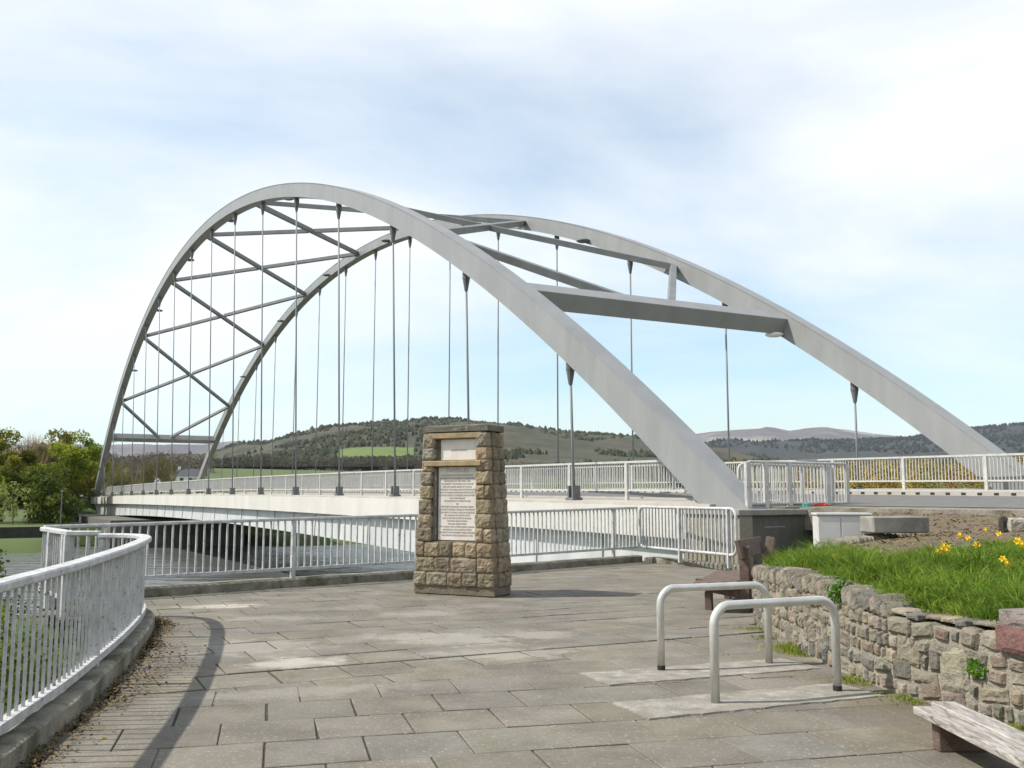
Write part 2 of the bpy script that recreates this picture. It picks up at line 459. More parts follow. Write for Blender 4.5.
# small conifers and scrub on the slopes: far-off woods that read as one mass
def hill_z(tri, x, y): return tri(x, y)
def scatter_wood(name, label, mb_h, nx, nr, n, cond, hgt, m, seed, colr, thick=0.55):
    r = random.Random(seed); mb = MB(); cnt = 0
    V = mb_h.v
    for _ in range(n * 6):
        if cnt >= n: break
        i = r.random() * (nr - 1.001); j = r.random() * (nx - 1.001)
        a, b = int(i), int(j); u, v = i - a, j - b
        k = a * nx + b
        p = (Vector(V[k]) * (1 - u) * (1 - v) + Vector(V[k + 1]) * (1 - u) * v + Vector(V[k + nx]) * u * (1 - v) + Vector(V[k + nx + 1]) * u * v)
        px = 512 + 960 * p.x / p.y
        if px < -80 or px > 1100 or not cond(p, px, i / (nr - 1), r): continue
        if mb_h is hb_wood and 336 < px < 416 and 770 < p.y < 892: continue
        cnt += 1
        h = hgt * r.uniform(0.6, 1.3); w = h * r.uniform(0.3, thick)
        c = jit(colr, 0.35, r)
        q = 6; a0 = r.random() * 6
        vs = [p + Vector((math.cos(a0 + 2 * math.pi * e / q) * w * r.uniform(0.7, 1.2), math.sin(a0 + 2 * math.pi * e / q) * w, -h * 0.1)) for e in range(q)]
        vs += [p + Vector((math.cos(a0 + 2 * math.pi * e / q) * w * r.uniform(0.5, 0.9), math.sin(a0 + 2 * math.pi * e / q) * w * 0.7, h * 0.5 * r.uniform(0.8, 1.2))) for e in range(q)]
        vs += [p + Vector((0, 0, h))]
        fs = [(e, (e + 1) % q, q + (e + 1) % q, q + e) for e in range(q)] + [(q + e, q + (e + 1) % q, 2 * q) for e in range(q)]
        mb.add(vs, fs, c)
    o = tag(mb.build(name, m), label, 'woodland', kind='stuff')
    return o
M_wood = mat('far_wood', (1, 1, 1), (0.75, 0.75, 0.75), scale=0.02, rough=1, attr=True)
def c_wood(p, px, u, r):
    f = fbm(p.x * 0.0045, p.y * 0.0045, 2.0, 4)
    top = 1 if (0.62 < u < 0.76) else 0
    return (f > (-0.05 if px < 400 else 0.12) and u < 0.78) or (top and r.random() < 0.25)
scatter_wood('hill_woodland', 'dark woodland patches and conifer skyline on the near hill', hb_wood, 260, 40, 12000, c_wood, 4.2, M_wood, 4, (0.042, 0.048, 0.022), 1.0)
def c_dark(p, px, u, r): return 480 < px and u < 0.76 and (fbm(p.x * 0.002, p.y * 0.002, 5.0, 3) > -0.3)
scatter_wood('far_conifers', 'conifer plantation covering the dark right-hand hill', hb_dark, 260, 40, 9000, c_dark, 8.0, M_wood, 9, (0.017, 0.024, 0.02), .8)

# bright pastures on the slope: thin sheets following the hillside
def ground_patch(name, label, pts_px, m, y_at, lift=0.3):
    pass
M_pasture = mat('bright_pasture', (0.115, 0.155, 0.032), (0.085, 0.125, 0.026), scale=0.02, rough=0.95)
def hill_height(mb_h, nx, nr, x0, x1, R0, R1, back, x, y):
    px = 512 + 960 * x / y
    j = (px - x0) / (x1 - x0) * (nx - 1); i = (y - R0) / (R1 * (1 + back) - R0) * (nr - 1)
    a, b = int(i), int(j); u, v = i - a, j - b
    k = a * nx + b; V = mb_h.v
    return V[k][2] * (1 - u) * (1 - v) + V[k + 1][2] * (1 - u) * v + V[k + nx][2] * u * (1 - v) + V[k + nx + 1][2] * u * v
def pasture(label, px0, px1, y0, y1, nlong=40, ncross=14):
    mb = MB()
    for i in range(ncross):
        for j in range(nlong):
            px = px0 + (px1 - px0) * j / (nlong - 1)
            v = i / (ncross - 1)
            y = y0 + (y1 - y0) * v + 14 * fbm(px * 0.03, i * 0.2, 7.0, 3)
            x = (px - 512) / 960 * y
            mb.v.append((x, y, hill_height(hb_wood, 260, 40, -500, 1500, 560, 1700, 0.35, x, y) + 0.9)); mb.c.append((1, 1, 1))
    for i in range(ncross - 1):
        for j in range(nlong - 1):
            k = i * nlong + j; mb.f.append((k, k + 1, k + nlong + 1, k + nlong))
    tag(mb.build('pasture', M_pasture, smooth=True), label, 'field', kind='structure')
pasture('bright green pasture high on the slope above the trees', 338, 414, 800, 880)

# ------------------------------------------------------------------ paved plaza
KERB = [(-5.62, 14.9), (-2.08, 17.8), (-0.04, 19.7), (2.4, 22.4)]             # inner foot of the back kerb
CURVE_T = [(-2.25, 2.2), (-2.50, 3.8), (-2.79, 5.3), (-2.95, 6.2), (-3.15, 7.3), (-3.37, 8.3), (-3.60, 9.3), (-3.88, 10.4), (-4.20, 11.5), (-4.42, 12.1), (-4.70, 12.6), (-5.05, 12.85), (-5.4, 12.9)]
def catmull(P, n=8):
    P = [Vector((*p, 0)) if len(p) == 2 else Vector(p) for p in P]
    out = []
    for i in range(len(P) - 1):
        p0, p1, p2, p3 = P[max(i - 1, 0)], P[i], P[i + 1], P[min(i + 2, len(P) - 1)]
        for k in range(n):
            t = k / n
            out.append(0.5 * ((2 * p1) + (p2 - p0) * t + (2 * p0 - 5 * p1 + 4 * p2 - p3) * t * t + (3 * p1 - p0 - 3 * p2 + p3) * t ** 3))
    out.append(P[-1]); return out
curve = catmull(CURVE_T, 6)
def side_of(poly, x, y):
    inside = False; j = len(poly) - 1
    for i in range(len(poly)):
        xi, yi = poly[i]; xj, yj = poly[j]
        if (yi > y) != (yj > y) and x < (xj - xi) * (y - yi) / (yj - yi) + xi: inside = not inside
        j = i
    return inside
WALL = [(3.5, 2.6), (3.62, 4.8), (3.56, 6.4), (3.32, 7.2), (3.10, 7.8), (2.99, 8.6), (2.93, 9.6), (2.91, 10.7), (2.97, 11.8), (3.12, 12.5), (3.4, 13.1), (3.95, 13.9), (4.65, 14.8), (5.5, 15.6), (6.5, 16.4)]
wall_path = catmull(WALL, 6)
plaza_poly = [(p.x + 0.1, p.y) for p in curve] + [(-5.7, 12.9), (-6.75, 14.3), (-5.65, 15.3), (-2.1, 18.33), (-0.04, 20.2), (3.1, 23.25), (4.9, 20.6), (6.5, 20.6), (9, 18)] + [(p.x + 0.12, p.y) for p in reversed(wall_path)] + [(3.4, 1.0), (-2.3, 1.0)]
base = MB()
bm = bmesh.new()
vs = [bm.verts.new((x, y, -0.012)) for x, y in plaza_poly]
f_ = bm.faces.new(vs)
bmesh.ops.triangulate(bm, faces=[f_])
bm.normal_update()
me = bpy.data.meshes.new('plaza_bedding')
if bm.faces and sum(f.normal.z for f in bm.faces) < 0: bmesh.ops.reverse_faces(bm, faces=bm.faces)
bm.to_mesh(me); bm.free()
M_joint = mat('joint_grit', (0.085, 0.072, 0.055), (0.05, 0.046, 0.035), scale=6, rough=1, c3=(0.06, 0.075, 0.03), scale3=1.2, lim3=(0.55, 0.68), bump=0.8, bscale=60)
me.materials.append(M_joint)
o = bpy.data.objects.new('plaza_bedding', me); C.objects.link(o); tag(o, kind='structure'); o['label'] = 'dark grit in the paving joints'

def paving_mat():
    m = mat('paving_slab_concrete', (0.182, 0.164, 0.134), (0.115, 0.103, 0.082), scale=1.7, rough=0.85, attr=True, c3=(0.28, 0.255, 0.21), scale3=30, lim3=(0.56, 0.7), bump=0.35, bscale=55)
    n, l = m.node_tree.nodes, m.node_tree.links
    b = n['Principled BSDF']
    src = b.inputs['Base Color'].links[0].from_socket
    geo = n.new('ShaderNodeNewGeometry')
    nz = n.new('ShaderNodeTexNoise'); nz.inputs['Scale'].default_value = 4.5; nz.inputs['Detail'].default_value = 8; nz.inputs['Roughness'].default_value = 0.7
    l.new(geo.outputs['Position'], nz.inputs['Vector'])
    col = src
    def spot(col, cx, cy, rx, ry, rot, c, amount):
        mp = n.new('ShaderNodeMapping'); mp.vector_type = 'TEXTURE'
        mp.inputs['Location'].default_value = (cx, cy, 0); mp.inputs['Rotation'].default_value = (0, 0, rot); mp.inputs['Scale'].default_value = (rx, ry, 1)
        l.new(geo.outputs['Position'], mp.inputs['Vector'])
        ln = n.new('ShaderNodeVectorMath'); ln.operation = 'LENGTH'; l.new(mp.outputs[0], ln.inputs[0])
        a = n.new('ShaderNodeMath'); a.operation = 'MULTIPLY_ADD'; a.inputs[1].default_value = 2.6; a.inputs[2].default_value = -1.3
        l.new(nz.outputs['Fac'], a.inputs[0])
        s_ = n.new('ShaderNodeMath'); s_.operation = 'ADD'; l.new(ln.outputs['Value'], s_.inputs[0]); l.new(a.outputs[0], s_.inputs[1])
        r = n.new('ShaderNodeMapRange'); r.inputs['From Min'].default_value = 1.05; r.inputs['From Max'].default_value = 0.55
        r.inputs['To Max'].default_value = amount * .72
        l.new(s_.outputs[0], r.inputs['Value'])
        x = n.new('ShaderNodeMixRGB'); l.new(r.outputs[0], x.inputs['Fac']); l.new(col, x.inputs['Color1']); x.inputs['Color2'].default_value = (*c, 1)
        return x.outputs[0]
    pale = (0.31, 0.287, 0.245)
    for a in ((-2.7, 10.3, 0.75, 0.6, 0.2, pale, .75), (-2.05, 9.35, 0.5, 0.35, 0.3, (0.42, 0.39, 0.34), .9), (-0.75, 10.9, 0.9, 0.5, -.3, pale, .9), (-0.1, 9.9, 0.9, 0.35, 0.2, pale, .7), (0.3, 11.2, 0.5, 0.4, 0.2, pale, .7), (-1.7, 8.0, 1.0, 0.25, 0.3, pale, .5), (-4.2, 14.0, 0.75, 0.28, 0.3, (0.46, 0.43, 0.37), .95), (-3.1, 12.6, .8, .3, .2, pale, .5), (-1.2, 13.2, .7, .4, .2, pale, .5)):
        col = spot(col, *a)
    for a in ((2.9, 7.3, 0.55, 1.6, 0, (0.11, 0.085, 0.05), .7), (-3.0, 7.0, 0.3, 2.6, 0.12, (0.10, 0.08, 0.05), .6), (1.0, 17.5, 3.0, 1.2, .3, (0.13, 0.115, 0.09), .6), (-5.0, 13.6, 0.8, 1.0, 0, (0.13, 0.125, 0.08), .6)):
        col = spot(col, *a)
    l.new(col, b.inputs['Base Color'])
    return m
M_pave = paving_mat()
pv = MB(); r = random.Random(3)
SL, SWD = 0.635, 0.60
def zone_far(x, y): return y > 8.45 + .62 * (x + 1.5) + .15 * math.sin(x * 2.1)
for zone, i, off in [(z_, i, (0.5 if i % 2 else 0.0) * SL + r.uniform(-.06, .06)) for z_ in (0, 1) for i in range(-8, 48)]:
    ang = math.atan(0.25) if zone == 0 else R(26)
    ux, uy = math.cos(ang), math.sin(ang)
    for j in range(-24, 34):
        a = j * SL + off; b_ = i * SWD
        L = SL
        cx, cy = a + L / 2, b_ + SWD / 2
        x = cx * ux - cy * uy; y = cx * uy + cy * ux
        if (not zone_far(x, y)) if zone == 0 and False else (zone == 0 and zone_far(x, y)) or (zone == 1 and not zone_far(x, y + .55)): continue
        if y < 0.5 or not any(side_of(plaza_poly, x + dx * .2, y + dy * .2) for dx, dy in ((0, 0), (1, 0), (-1, 0), (0, 1), (0, -1))): continue
        gap = r.uniform(0.003, 0.008) + (.003 if zone else 0) + (0.005 if r.random() < 0.15 else 0)
        tilt = (r.uniform(-.004, .004), r.uniform(-.004, .004)); dz = r.uniform(-.003, .003) - (.008 if zone and not zone_far(x, y - .55) else 0)
        if r.random() < 0.06: tilt = (r.uniform(-.014, .014), r.uniform(-.014, .014))
        rot = r.uniform(-.008, .008)
        hx, hy = L / 2 - gap, SWD / 2 - gap
        vs = []
        def pnt(lx, ly, z):
            lx, ly = lx - rot * ly, ly + rot * lx
            X, Y = cx + lx, cy + ly
            return (X * ux - Y * uy, X * uy + Y * ux, z)
        sh = [r.uniform(-.006, .006) for _ in range(8)]
        cs = [(-hx + sh[0], -hy + sh[1]), (hx + sh[2], -hy + sh[3]), (hx + sh[4], hy + sh[5]), (-hx + sh[6], hy + sh[7])]
        for (lx, ly) in cs: vs.append(pnt(lx, ly, -0.03))
        for (lx, ly) in cs: vs.append(pnt(lx, ly, -0.004 + dz + tilt[0] * lx + tilt[1] * ly))
        for (lx, ly) in cs: vs.append(pnt(lx * 0.982, ly * 0.982, dz + tilt[0] * lx + tilt[1] * ly))
        fs = [(0, 1, 5, 4), (1, 2, 6, 5), (2, 3, 7, 6), (3, 0, 4, 7), (4, 5, 9, 8), (5, 6, 10, 9), (6, 7, 11, 10), (7, 4, 8, 11), (8, 9, 10, 11)]
        k = 1 + r.uniform(-.10, .10)
        pv.add(vs, fs, (k * (1 + r.uniform(-.03, .04)), k, k * (1 + r.uniform(-.09, .04))))
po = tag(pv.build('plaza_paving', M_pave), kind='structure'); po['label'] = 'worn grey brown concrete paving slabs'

# kerb upstands
def kerb(name, label, path, w, h, z0=-0.05):
    mb = MB()
    rings = []
    P = [Vector(p) for p in path]
    dens = []
    for i in range(len(P) - 1):
        n = max(1, int((P[i + 1] - P[i]).length / 0.25))
        for k in range(n): dens.append(P[i].lerp(P[i + 1], k / n))
    dens.append(P[-1])
    rr = random.Random(len(path))
    for i, p in enumerate(dens):
        t = (dens[min(i + 1, len(dens) - 1)] - dens[max(i - 1, 0)]).normalized()
        x = Vector((-t.y, t.x, 0))           # outward (left of travel)
        j = lambda a=.007: rr.uniform(-a, a)
        rings.append([p + Vector((j(), j(), z0)), p + Vector((j(), j(), h - 0.025)), p + x * 0.03 + Vector((j(), j(), h + j())), p + x * (w - .03) + Vector((j(), j(), h + j())), p + x * w + Vector((0, 0, h - .03)), p + x * w + Vector((0, 0, -0.9))])
    mb.sweep(rings)
    bm = bmesh.new()
    return tag(mb.build(name, M_kerb), label, 'kerb')
kerb('concrete_kerb', 'low mossy concrete kerb curving under the left railing', [Vector((p.x, p.y, 0)) for p in curve] , 0.34, 0.15)
kpath = catmull([(-6.75, 14.3), (-5.65, 15.26), (-3.9, 16.75), (-2.1, 18.28), (-0.04, 20.15), (1.6, 21.75), (3.12, 23.25)], 5)
kerb('concrete_kerb', 'long mossy concrete kerb below the back railing behind the monument', kpath, 0.34, 0.15)
kerb('concrete_kerb', 'short concrete kerb from the railing corner to the abutment', [Vector((3.15, 23.15, 0)), Vector((4.0, 21.7, 0)), Vector((4.75, 20.3, 0))], 0.34, 0.12)

# ------------------------------------------------------------------ railings
def unit_bar(name, wx, wy, m):
    mb = MB(); mb.box((0, 0, 0.5), (wx / 2, 0, 0), (0, wy / 2, 0), (0, 0, 0.5))
    o = mb.build(name, m); me = o.data
    bpy.data.objects.remove(o)
    return me
def resample(path, step):
    P = [Vector(p) for p in path]; out = []; acc = 0.0
    for i in range(len(P) - 1):
        L = (P[i + 1] - P[i]).length
        d = acc
        while d < L:
            out.append((P[i].lerp(P[i + 1], d / L), (P[i + 1] - P[i]).normalized())); d += step
        acc = d - L
    return out
bar_me = {}
def railing(name, label, path, ztop, zbot, m, post_at=(), spacing=0.13, bar=(0.022, 0.022), top=(0.085, 0.055), bot=(0.05, 0.045), post=(0.07, 0.07), zfoot=None, foot_post=True, cat='railing', group=None, midrail=None, maxb=100, skip_near=True, eye=(0, 0)):
    """path: plan points; ztop / zbot: functions of path fraction -> height of top rail underside / bottom rail top"""
    P = [Vector((p[0], p[1], 0)) for p in path]
    tot = sum((P[i + 1] - P[i]).length for i in range(len(P) - 1))
    t = thing(name, label, cat, (P[0].x, P[0].y, 0), 0, group)
    off = Vector((-P[0].x, -P[0].y, 0))
    cum = [0]
    for i in range(len(P) - 1): cum.append(cum[-1] + (P[i + 1] - P[i]).length)
    zt = lambda f: ztop(f) if callable(ztop) else ztop
    zb = lambda f: zbot(f) if callable(zbot) else zbot
    a = MB(); a.strip([p + off + Vector((0, 0, zt(c / tot))) for p, c in zip(P, cum)], *top); a.build('top_rail', m, t, bevel=0.012 if top[0] > 0.07 and tot < 40 else 0)
    a = MB(); a.strip([p + off + Vector((0, 0, zb(c / tot) - bot[1])) for p, c in zip(P, cum)], *bot); a.build('bottom_rail', m, t)
    if midrail:
        a = MB(); a.strip([p + off + Vector((0, 0, zb(c / tot) + midrail)) for p, c in zip(P, cum)], 0.035, 0.03); a.build('middle_rail', m, t)
    key = (m.name, bar)
    if key not in bar_me: bar_me[key] = unit_bar('baluster', bar[0], bar[1], m)
    kp = (m.name, post, 'p')
    if kp not in bar_me: bar_me[kp] = unit_bar('post', post[0], post[1], m)
    pts = resample(P, spacing)
    dist = [((p.x - eye[0]) ** 2 + (p.y - eye[1]) ** 2, i) for i, (p, _) in enumerate(pts)]
    near = set(i for _, i in sorted(dist)[:maxb])
    rest = MB()
    posts = []
    for d in post_at:
        for i in range(len(P) - 1):
            if cum[i] <= d <= cum[i + 1] + 1e-6:
                q = P[i].lerp(P[i + 1], (d - cum[i]) / (cum[i + 1] - cum[i])); posts.append((q, (P[i + 1] - P[i]).normalized(), d)); break
    for i, (p, tt) in enumerate(pts):
        f = (i * spacing) / tot
        if any((p - q).length < post[0] * 0.5 + 0.02 for q, _, _ in posts): continue
        z0, z1 = zb(f), zt(f)
        if i in near:
            o = bpy.data.objects.new('baluster', bar_me[key]); C.objects.link(o); o.parent = t
            o.location = p + off + Vector((0, 0, z0)); o.rotation_euler = (0, 0, math.atan2(tt.y, tt.x)); o.scale = (1, 1, z1 - z0)
        else:
            x = Vector((tt.y, -tt.x, 0))
            rest.box(p + off + Vector((0, 0, (z0 + z1) / 2)), tt * bar[0] / 2, x * bar[1] / 2, (0, 0, (z1 - z0) / 2))
    if rest.v:
        tag(rest.build('far_balusters', m, t), kind='stuff')
    for q, tt, d in posts:
        f = d / tot; z0 = zfoot(f) if callable(zfoot) else (zfoot if zfoot is not None else zb(f))
        o = bpy.data.objects.new('post', bar_me[kp]); C.objects.link(o); o.parent = t
        o.location = q + off + Vector((0, 0, z0)); o.rotation_euler = (0, 0, math.atan2(tt.y, tt.x)); o.scale = (1, 1, zt(f) - z0 + 0.004)
    return t
# curved railing on the left, following the kerb
cpath = []
for i, p in enumerate(curve):
    t = (curve[min(i + 1, len(curve) - 1)] - curve[max(i - 1, 0)]).normalized()
    cpath.append((p.x - t.y * 0.14, p.y + t.x * 0.14))
cl = sum(math.dist(cpath[i], cpath[i + 1]) for i in range(len(cpath) - 1))
railing('curved_railing', 'peeling white curved railing along the left edge of the plaza', cpath, 1.02, 0.245, M_rail_old, post_at=(0.6, 3.4, 6.2, 9.0, cl - .03), spacing=0.135, bar=(0.017, 0.019), top=(0.135, 0.06), bot=(0.075, 0.06), zfoot=0.14)
endp = cpath[-1]
railing('side_railing', 'short white railing closing the alcove behind the curved railing', [endp, (-5.8, 12.75), (-6.9, 14.3)], 1.05, 0.25, M_rail_old, post_at=(0.45, 0.62, 1.6, 2.55), spacing=0.14, bar=(0.02, 0.035), top=(0.11, 0.065), bot=(0.06, 0.05), post=(0.12, 0.12), zfoot=0.0)
bpath = [(p.x - 0.13, p.y + 0.14) for p in kpath]
bpath = [(-6.9, 14.3)] + bpath[2:-1] + [(3.02, 23.4)]
bl = [0]
for i in range(len(bpath) - 1): bl.append(bl[-1] + math.dist(bpath[i], bpath[i + 1]))
btot = bl[-1]
def dist_at_px(px):
    for i in range(len(bpath) - 1):
        for k in range(20):
            x = bpath[i][0] + (bpath[i + 1][0] - bpath[i][0]) * k / 20; y = bpath[i][1] + (bpath[i + 1][1] - bpath[i][1]) * k / 20
            if 512 + 960 * x / y >= px: return bl[i] + (bl[i + 1] - bl[i]) * k / 20
    return btot
bz = lambda f: 1.08 + 0.17 * f
railing('back_railing', 'long white railing on the kerb behind the stone monument', bpath, bz, lambda f: 0.31 + 0.05 * f, M_rail_old, post_at=(0.05, dist_at_px(295), dist_at_px(295) + 4.6, btot - .9), spacing=0.132, bar=(0.025, 0.028), top=(0.075, 0.055), bot=(0.06, 0.05), zfoot=0.13)

def loop_panel(name, label, a, b, z0, z1, rad, m, bars, rbar=0.012, rt=0.028, posts=(), zf=None, group=None):
    """panel framed by one bent tube with rounded corners"""
    a, b = Vector((*a, 0)), Vector((*b, 0)); L = (b - a).length; u = (b - a) / L
    t = thing(name, label, 'railing', a, 0, group)
    cs = [(rad, z0 + rad, math.pi, 1.5 * math.pi), (L - rad, z0 + rad, 1.5 * math.pi, 2 * math.pi), (L - rad, z1 - rad, 0, .5 * math.pi), (rad, z1 - rad, .5 * math.pi, math.pi)]
    pts = []
    for cx, cz, t0, t1 in cs:
        for k in range(6):
            th = t0 + (t1 - t0) * k / 5
            d = cx + rad * math.cos(th); z = cz + rad * math.sin(th)
            pts.append(u * d + Vector((0, 0, z)))
    mb = MB(); mb.tube(pts, rt, 8, closed=True); mb.build('frame', m, t, smooth=True)
    n = int(L / bars)
    for i in range(1, n):
        d = L * i / n
        mb = MB(); mb.box(u * d + Vector((0, 0, (z0 + z1) / 2)), u * rbar, Vector((-u.y, u.x, 0)) * rbar, (0, 0, (z1 - z0) / 2 - rt * .6)); mb.build('baluster', m, t)
    for d, w in posts:
        mb = MB(); mb.box(u * d + Vector((0, 0, ((zf if zf is not None else z0) + z1) / 2)) , u * w / 2, Vector((-u.y, u.x, 0)) * .04, (0, 0, (z1 - (zf if zf is not None else z0)) / 2 - .01)); mb.build('post', m, t)
    return t
loop_panel('corner_railing', 'white railing panel with rounded corners beside the abutment pillar', (3.06, 23.2), (4.56, 19.75), 0.36, 1.30, 0.16, M_rail_old, 0.135, 0.016, 0.034, posts=((1.7, 0.06), (3.5, .05)), zf=0.08)

# ------------------------------------------------------------------ steel arch bridge
bridge = thing('arch_bridge', 'grey steel tied arch road bridge with two braced ribs over the river', 'bridge', (O.x, O.y, 0))
OFF = Vector((-O.x, -O.y, 0))
RW = 0.62
def RHk(k): return 0.72 + 0.20 * ((k - 7.5) / 8.5) ** 2
RH = 0.78
LEAN = -0.0218
def rib_frame(k, side):
    """centre of the rib's underside, up normal; side 0 near, 1 far"""
    w = LEAN * (rib_z(k) - zdeck(k))
    if side: w = W - w
    p = B(k, w, rib_z(k))
    e = 0.02
    T = (B(k + e, w, rib_z(k + e)) - B(k - e, w, rib_z(k - e))).normalized()
    up = (Vector((0, 0, 1)) - T * T.z).normalized()
    return p, T, up
def rib_c(k, side, h=None, lat=0.0):
    p, T, up = rib_frame(k, side)
    if h is None: h = RHk(k) / 2
    return p + up * h + N * lat
for side in (0, 1):
    mb = MB(); rings = []
    for i in range(121):
        k = -1.12 + (16.25 + 1.12) * i / 120
        p, T, up = rib_frame(k, side)
        h = RHk(k)
        a, b = RW / 2, RW / 2
        # box with two thin flange lips
        rings.append([q + OFF for q in (p - N * a, p + N * b, p + N * b + up * 0.03, p + N * (b - .02) + up * 0.034, p + N * (b - .02) + up * (h - .034), p + N * b + up * (h - .03), p + N * b + up * h, p - N * a + up * h, p - N * a + up * (h - .03), p - N * (a - .02) + up * (h - .034), p - N * (a - .02) + up * .034, p - N * a + up * .03)])
    mb.sweep(rings)
    o = mb.build('arch_rib', M_steel, bridge)
    o['label'] = 'near grey arch rib' if side == 0 else 'far grey arch rib'
    for k in range(16):
        p, T, up = rib_frame(k, side)
        zb_ = zdeck(k)
        wb = 0.0 if side == 0 else W - LEAN * (rib_z(k) - zdeck(k))
        bot = B(k, wb, zb_ + 0.06)
        top = p + Vector((0, 0, -0.02))
        h = bpy.data.objects.new('hanger', None)
        mb = MB(); mb.tube([bot + OFF + Vector((0, 0, .3)), top + OFF - Vector((0, 0, .5))], 0.04, 8)
        hg = mb.build('hanger', M_cable, bridge, smooth=True)
        bpy.data.objects.remove(h)
        mb = MB(); mb.tube([top + OFF + Vector((0, 0, .04)), top + OFF - Vector((0, 0, .3)), top + OFF - Vector((0, 0, .36)), top + OFF - Vector((0, 0, .75))], [0.13, 0.14, 0.125, 0.06], 10)
        mb.build('socket', M_socket, hg)
        mb = MB()
        c = bot + OFF
        for dx in (-.11, .11):
            mb.box(c + D * dx + Vector((0, 0, .20)), D * .035, N * .13, (0, 0, .24))
        mb.box(c + Vector((0, 0, .05)), D * .19, N * .17, (0, 0, .05))
        mb.box(c + Vector((0, 0, .28)), D * .07, N * .06, (0, 0, .16))
        mb.build('anchor_bracket', M_socket, hg)
# portal beams, aligned with the ribs
for k, nm in ((0.53, 'end portal beam nearest the plaza'), (14.47, 'portal beam at the far end')):
    p0, T0, u0 = rib_frame(k, 0); p1, T1, u1 = rib_frame(k, 1)
    a = p0 + u0 * RH * .5 + N * (RW / 2 - .05); b = p1 + u1 * RH * .5 - N * (RW / 2 - .05)
    mb = MB(); mb.box((a + b) / 2 + OFF, (b - a) / 2, T0 * 0.37, u0 * 0.32)
    o = mb.build('portal_beam', M_steel, bridge, bevel=0.015); o['label'] = nm
# bracing between the ribs
def brace(a, b, w=0.26, h=0.30, up=None):
    mb = MB(); mb.beam(a + OFF, b + OFF, w, h, up if up is not None else (0, 0, 1)); return mb.build('brace', M_brace, bridge, bevel=0.01)
nodes = [7.5 + 2 * j for j in range(-3, 4)]
for i in range(len(nodes) - 1):
    a0, a1 = rib_c(nodes[i], 0, lat=RW / 2 - .1), rib_c(nodes[i], 1, lat=-RW / 2 + .1)
    b0, b1 = rib_c(nodes[i + 1], 0, lat=RW / 2 - .1), rib_c(nodes[i + 1], 1, lat=-RW / 2 + .1)
    up = rib_frame((nodes[i] + nodes[i + 1]) / 2, 0)[2]
    brace(a0, b1, up=up)
    brace(a1 - up * .004, a1.lerp(b0, 0.485) - up * .004, h=.27, up=up); brace(a1.lerp(b0, 0.515) - up * .004, b0 - up * .004, h=.27, up=up)
for kb, kn in ((0.53, nodes[0]), (14.47, nodes[-1])):
    m0 = rib_c(kb, 0).lerp(rib_c(kb, 1), 0.46); m1 = rib_c(kb, 0).lerp(rib_c(kb, 1), 0.54)
    up = rib_frame((kb + kn) / 2, 0)[2]
    brace(rib_c(kn, 0, lat=RW / 2 - .1), m0, up=up); brace(rib_c(kn, 1, lat=-RW / 2 + .1), m1, up=up)
# lamps under the ribs
for side in (0, 1):
    for k in (0.5, 2.5, 4.5, 6.5, 8.5, 10.5, 12.5, 14.5):
        lat = (RW / 2 + .22) * (1 if side == 0 else -1)
        c = rib_c(k, side, 0.0 if k in (0.5, 14.5) else 0.12, lat) + OFF
        mb = MB(); sg = 14; rings = []
        for zz, rr in ((-.10, .05), (-.085, .2), (-.04, .29), (.0, .31), (.05, .26), (.085, .12)):
            rings.append([c + Vector((math.cos(2 * math.pi * q / sg) * rr * 1.15, math.sin(2 * math.pi * q / sg) * rr, zz)) for q in range(sg)])
        mb.sweep(rings)
        mb.beam(c + Vector((0, 0, .07)), c - N * lat * .6 + Vector((0, 0, .1)), .06, .06)
        mb.build('lamp', M_lamp if k in (0.5, 14.5) else M_socket, bridge, smooth=True)
# deck: slab with pale fascia, girders with stiffeners
XF = 0.028                                  # cross fall, rising to the far side
def deck_sweep(sec, k0, k1, n=48):
    mb = MB(); rings = []
    for i in range(n + 1):
        k = k0 + (k1 - k0) * i / n
        rings.append([B(k, w, zdeck(k) + z(k) if callable(z) else zdeck(k) + z) + OFF for w, z in sec])
    mb.sweep(rings); return mb
K0, K1 = -0.98, 16.0
deck_sweep([(-0.46, -0.02), (-0.46, -0.62), (0.5, -0.80), (11.6, -0.70), (12.2, -0.5), (12.2, W * XF - .02)], K0, K1).build('deck_slab', M_conc, bridge)
deck_sweep([(-0.62, 0.0), (-0.62, -0.76), (-0.462, -0.76), (-0.462, 0.0)], K0, K1).build('fascia', M_fascia, bridge)
deck_sweep([(12.202, W * XF), (12.202, -0.4), (12.36, -0.4), (12.36, W * XF)], K0, K1).build('fascia', M_fascia, bridge)
gb = lambda k: -1.70 - .0085 * (k - 7.5) ** 2
for w0 in (-0.28, 11.0):
    gd = deck_sweep([(w0, -.74), (w0 - .06, lambda k: gb(k) + .03), (w0 - .06, lambda k: gb(k)), (w0 + .45, lambda k: gb(k)), (w0 + .45, lambda k: gb(k) + .03), (w0 + .2, -.74)], K0 + .02, K1).build('girder', M_girder, bridge)
    for i in range(33):
        k = -0.8 + i * 0.52
        if k > 15.9: break
        a = B(k, w0 - .03, zdeck(k) - .78) + OFF; b = B(k, w0 - .075, zdeck(k) + gb(k) + .02) + OFF
        mb = MB(); mb.beam(a, b, 0.05, 0.09, up=D); mb.build('stiffener', M_girder, gd)
# abutments
mb = MB()
fa = [B(-1.30, -0.72, 0), B(-1.30, 12.4, 0), B(-0.99, 12.4, 0), B(-0.99, -0.72, 0)]
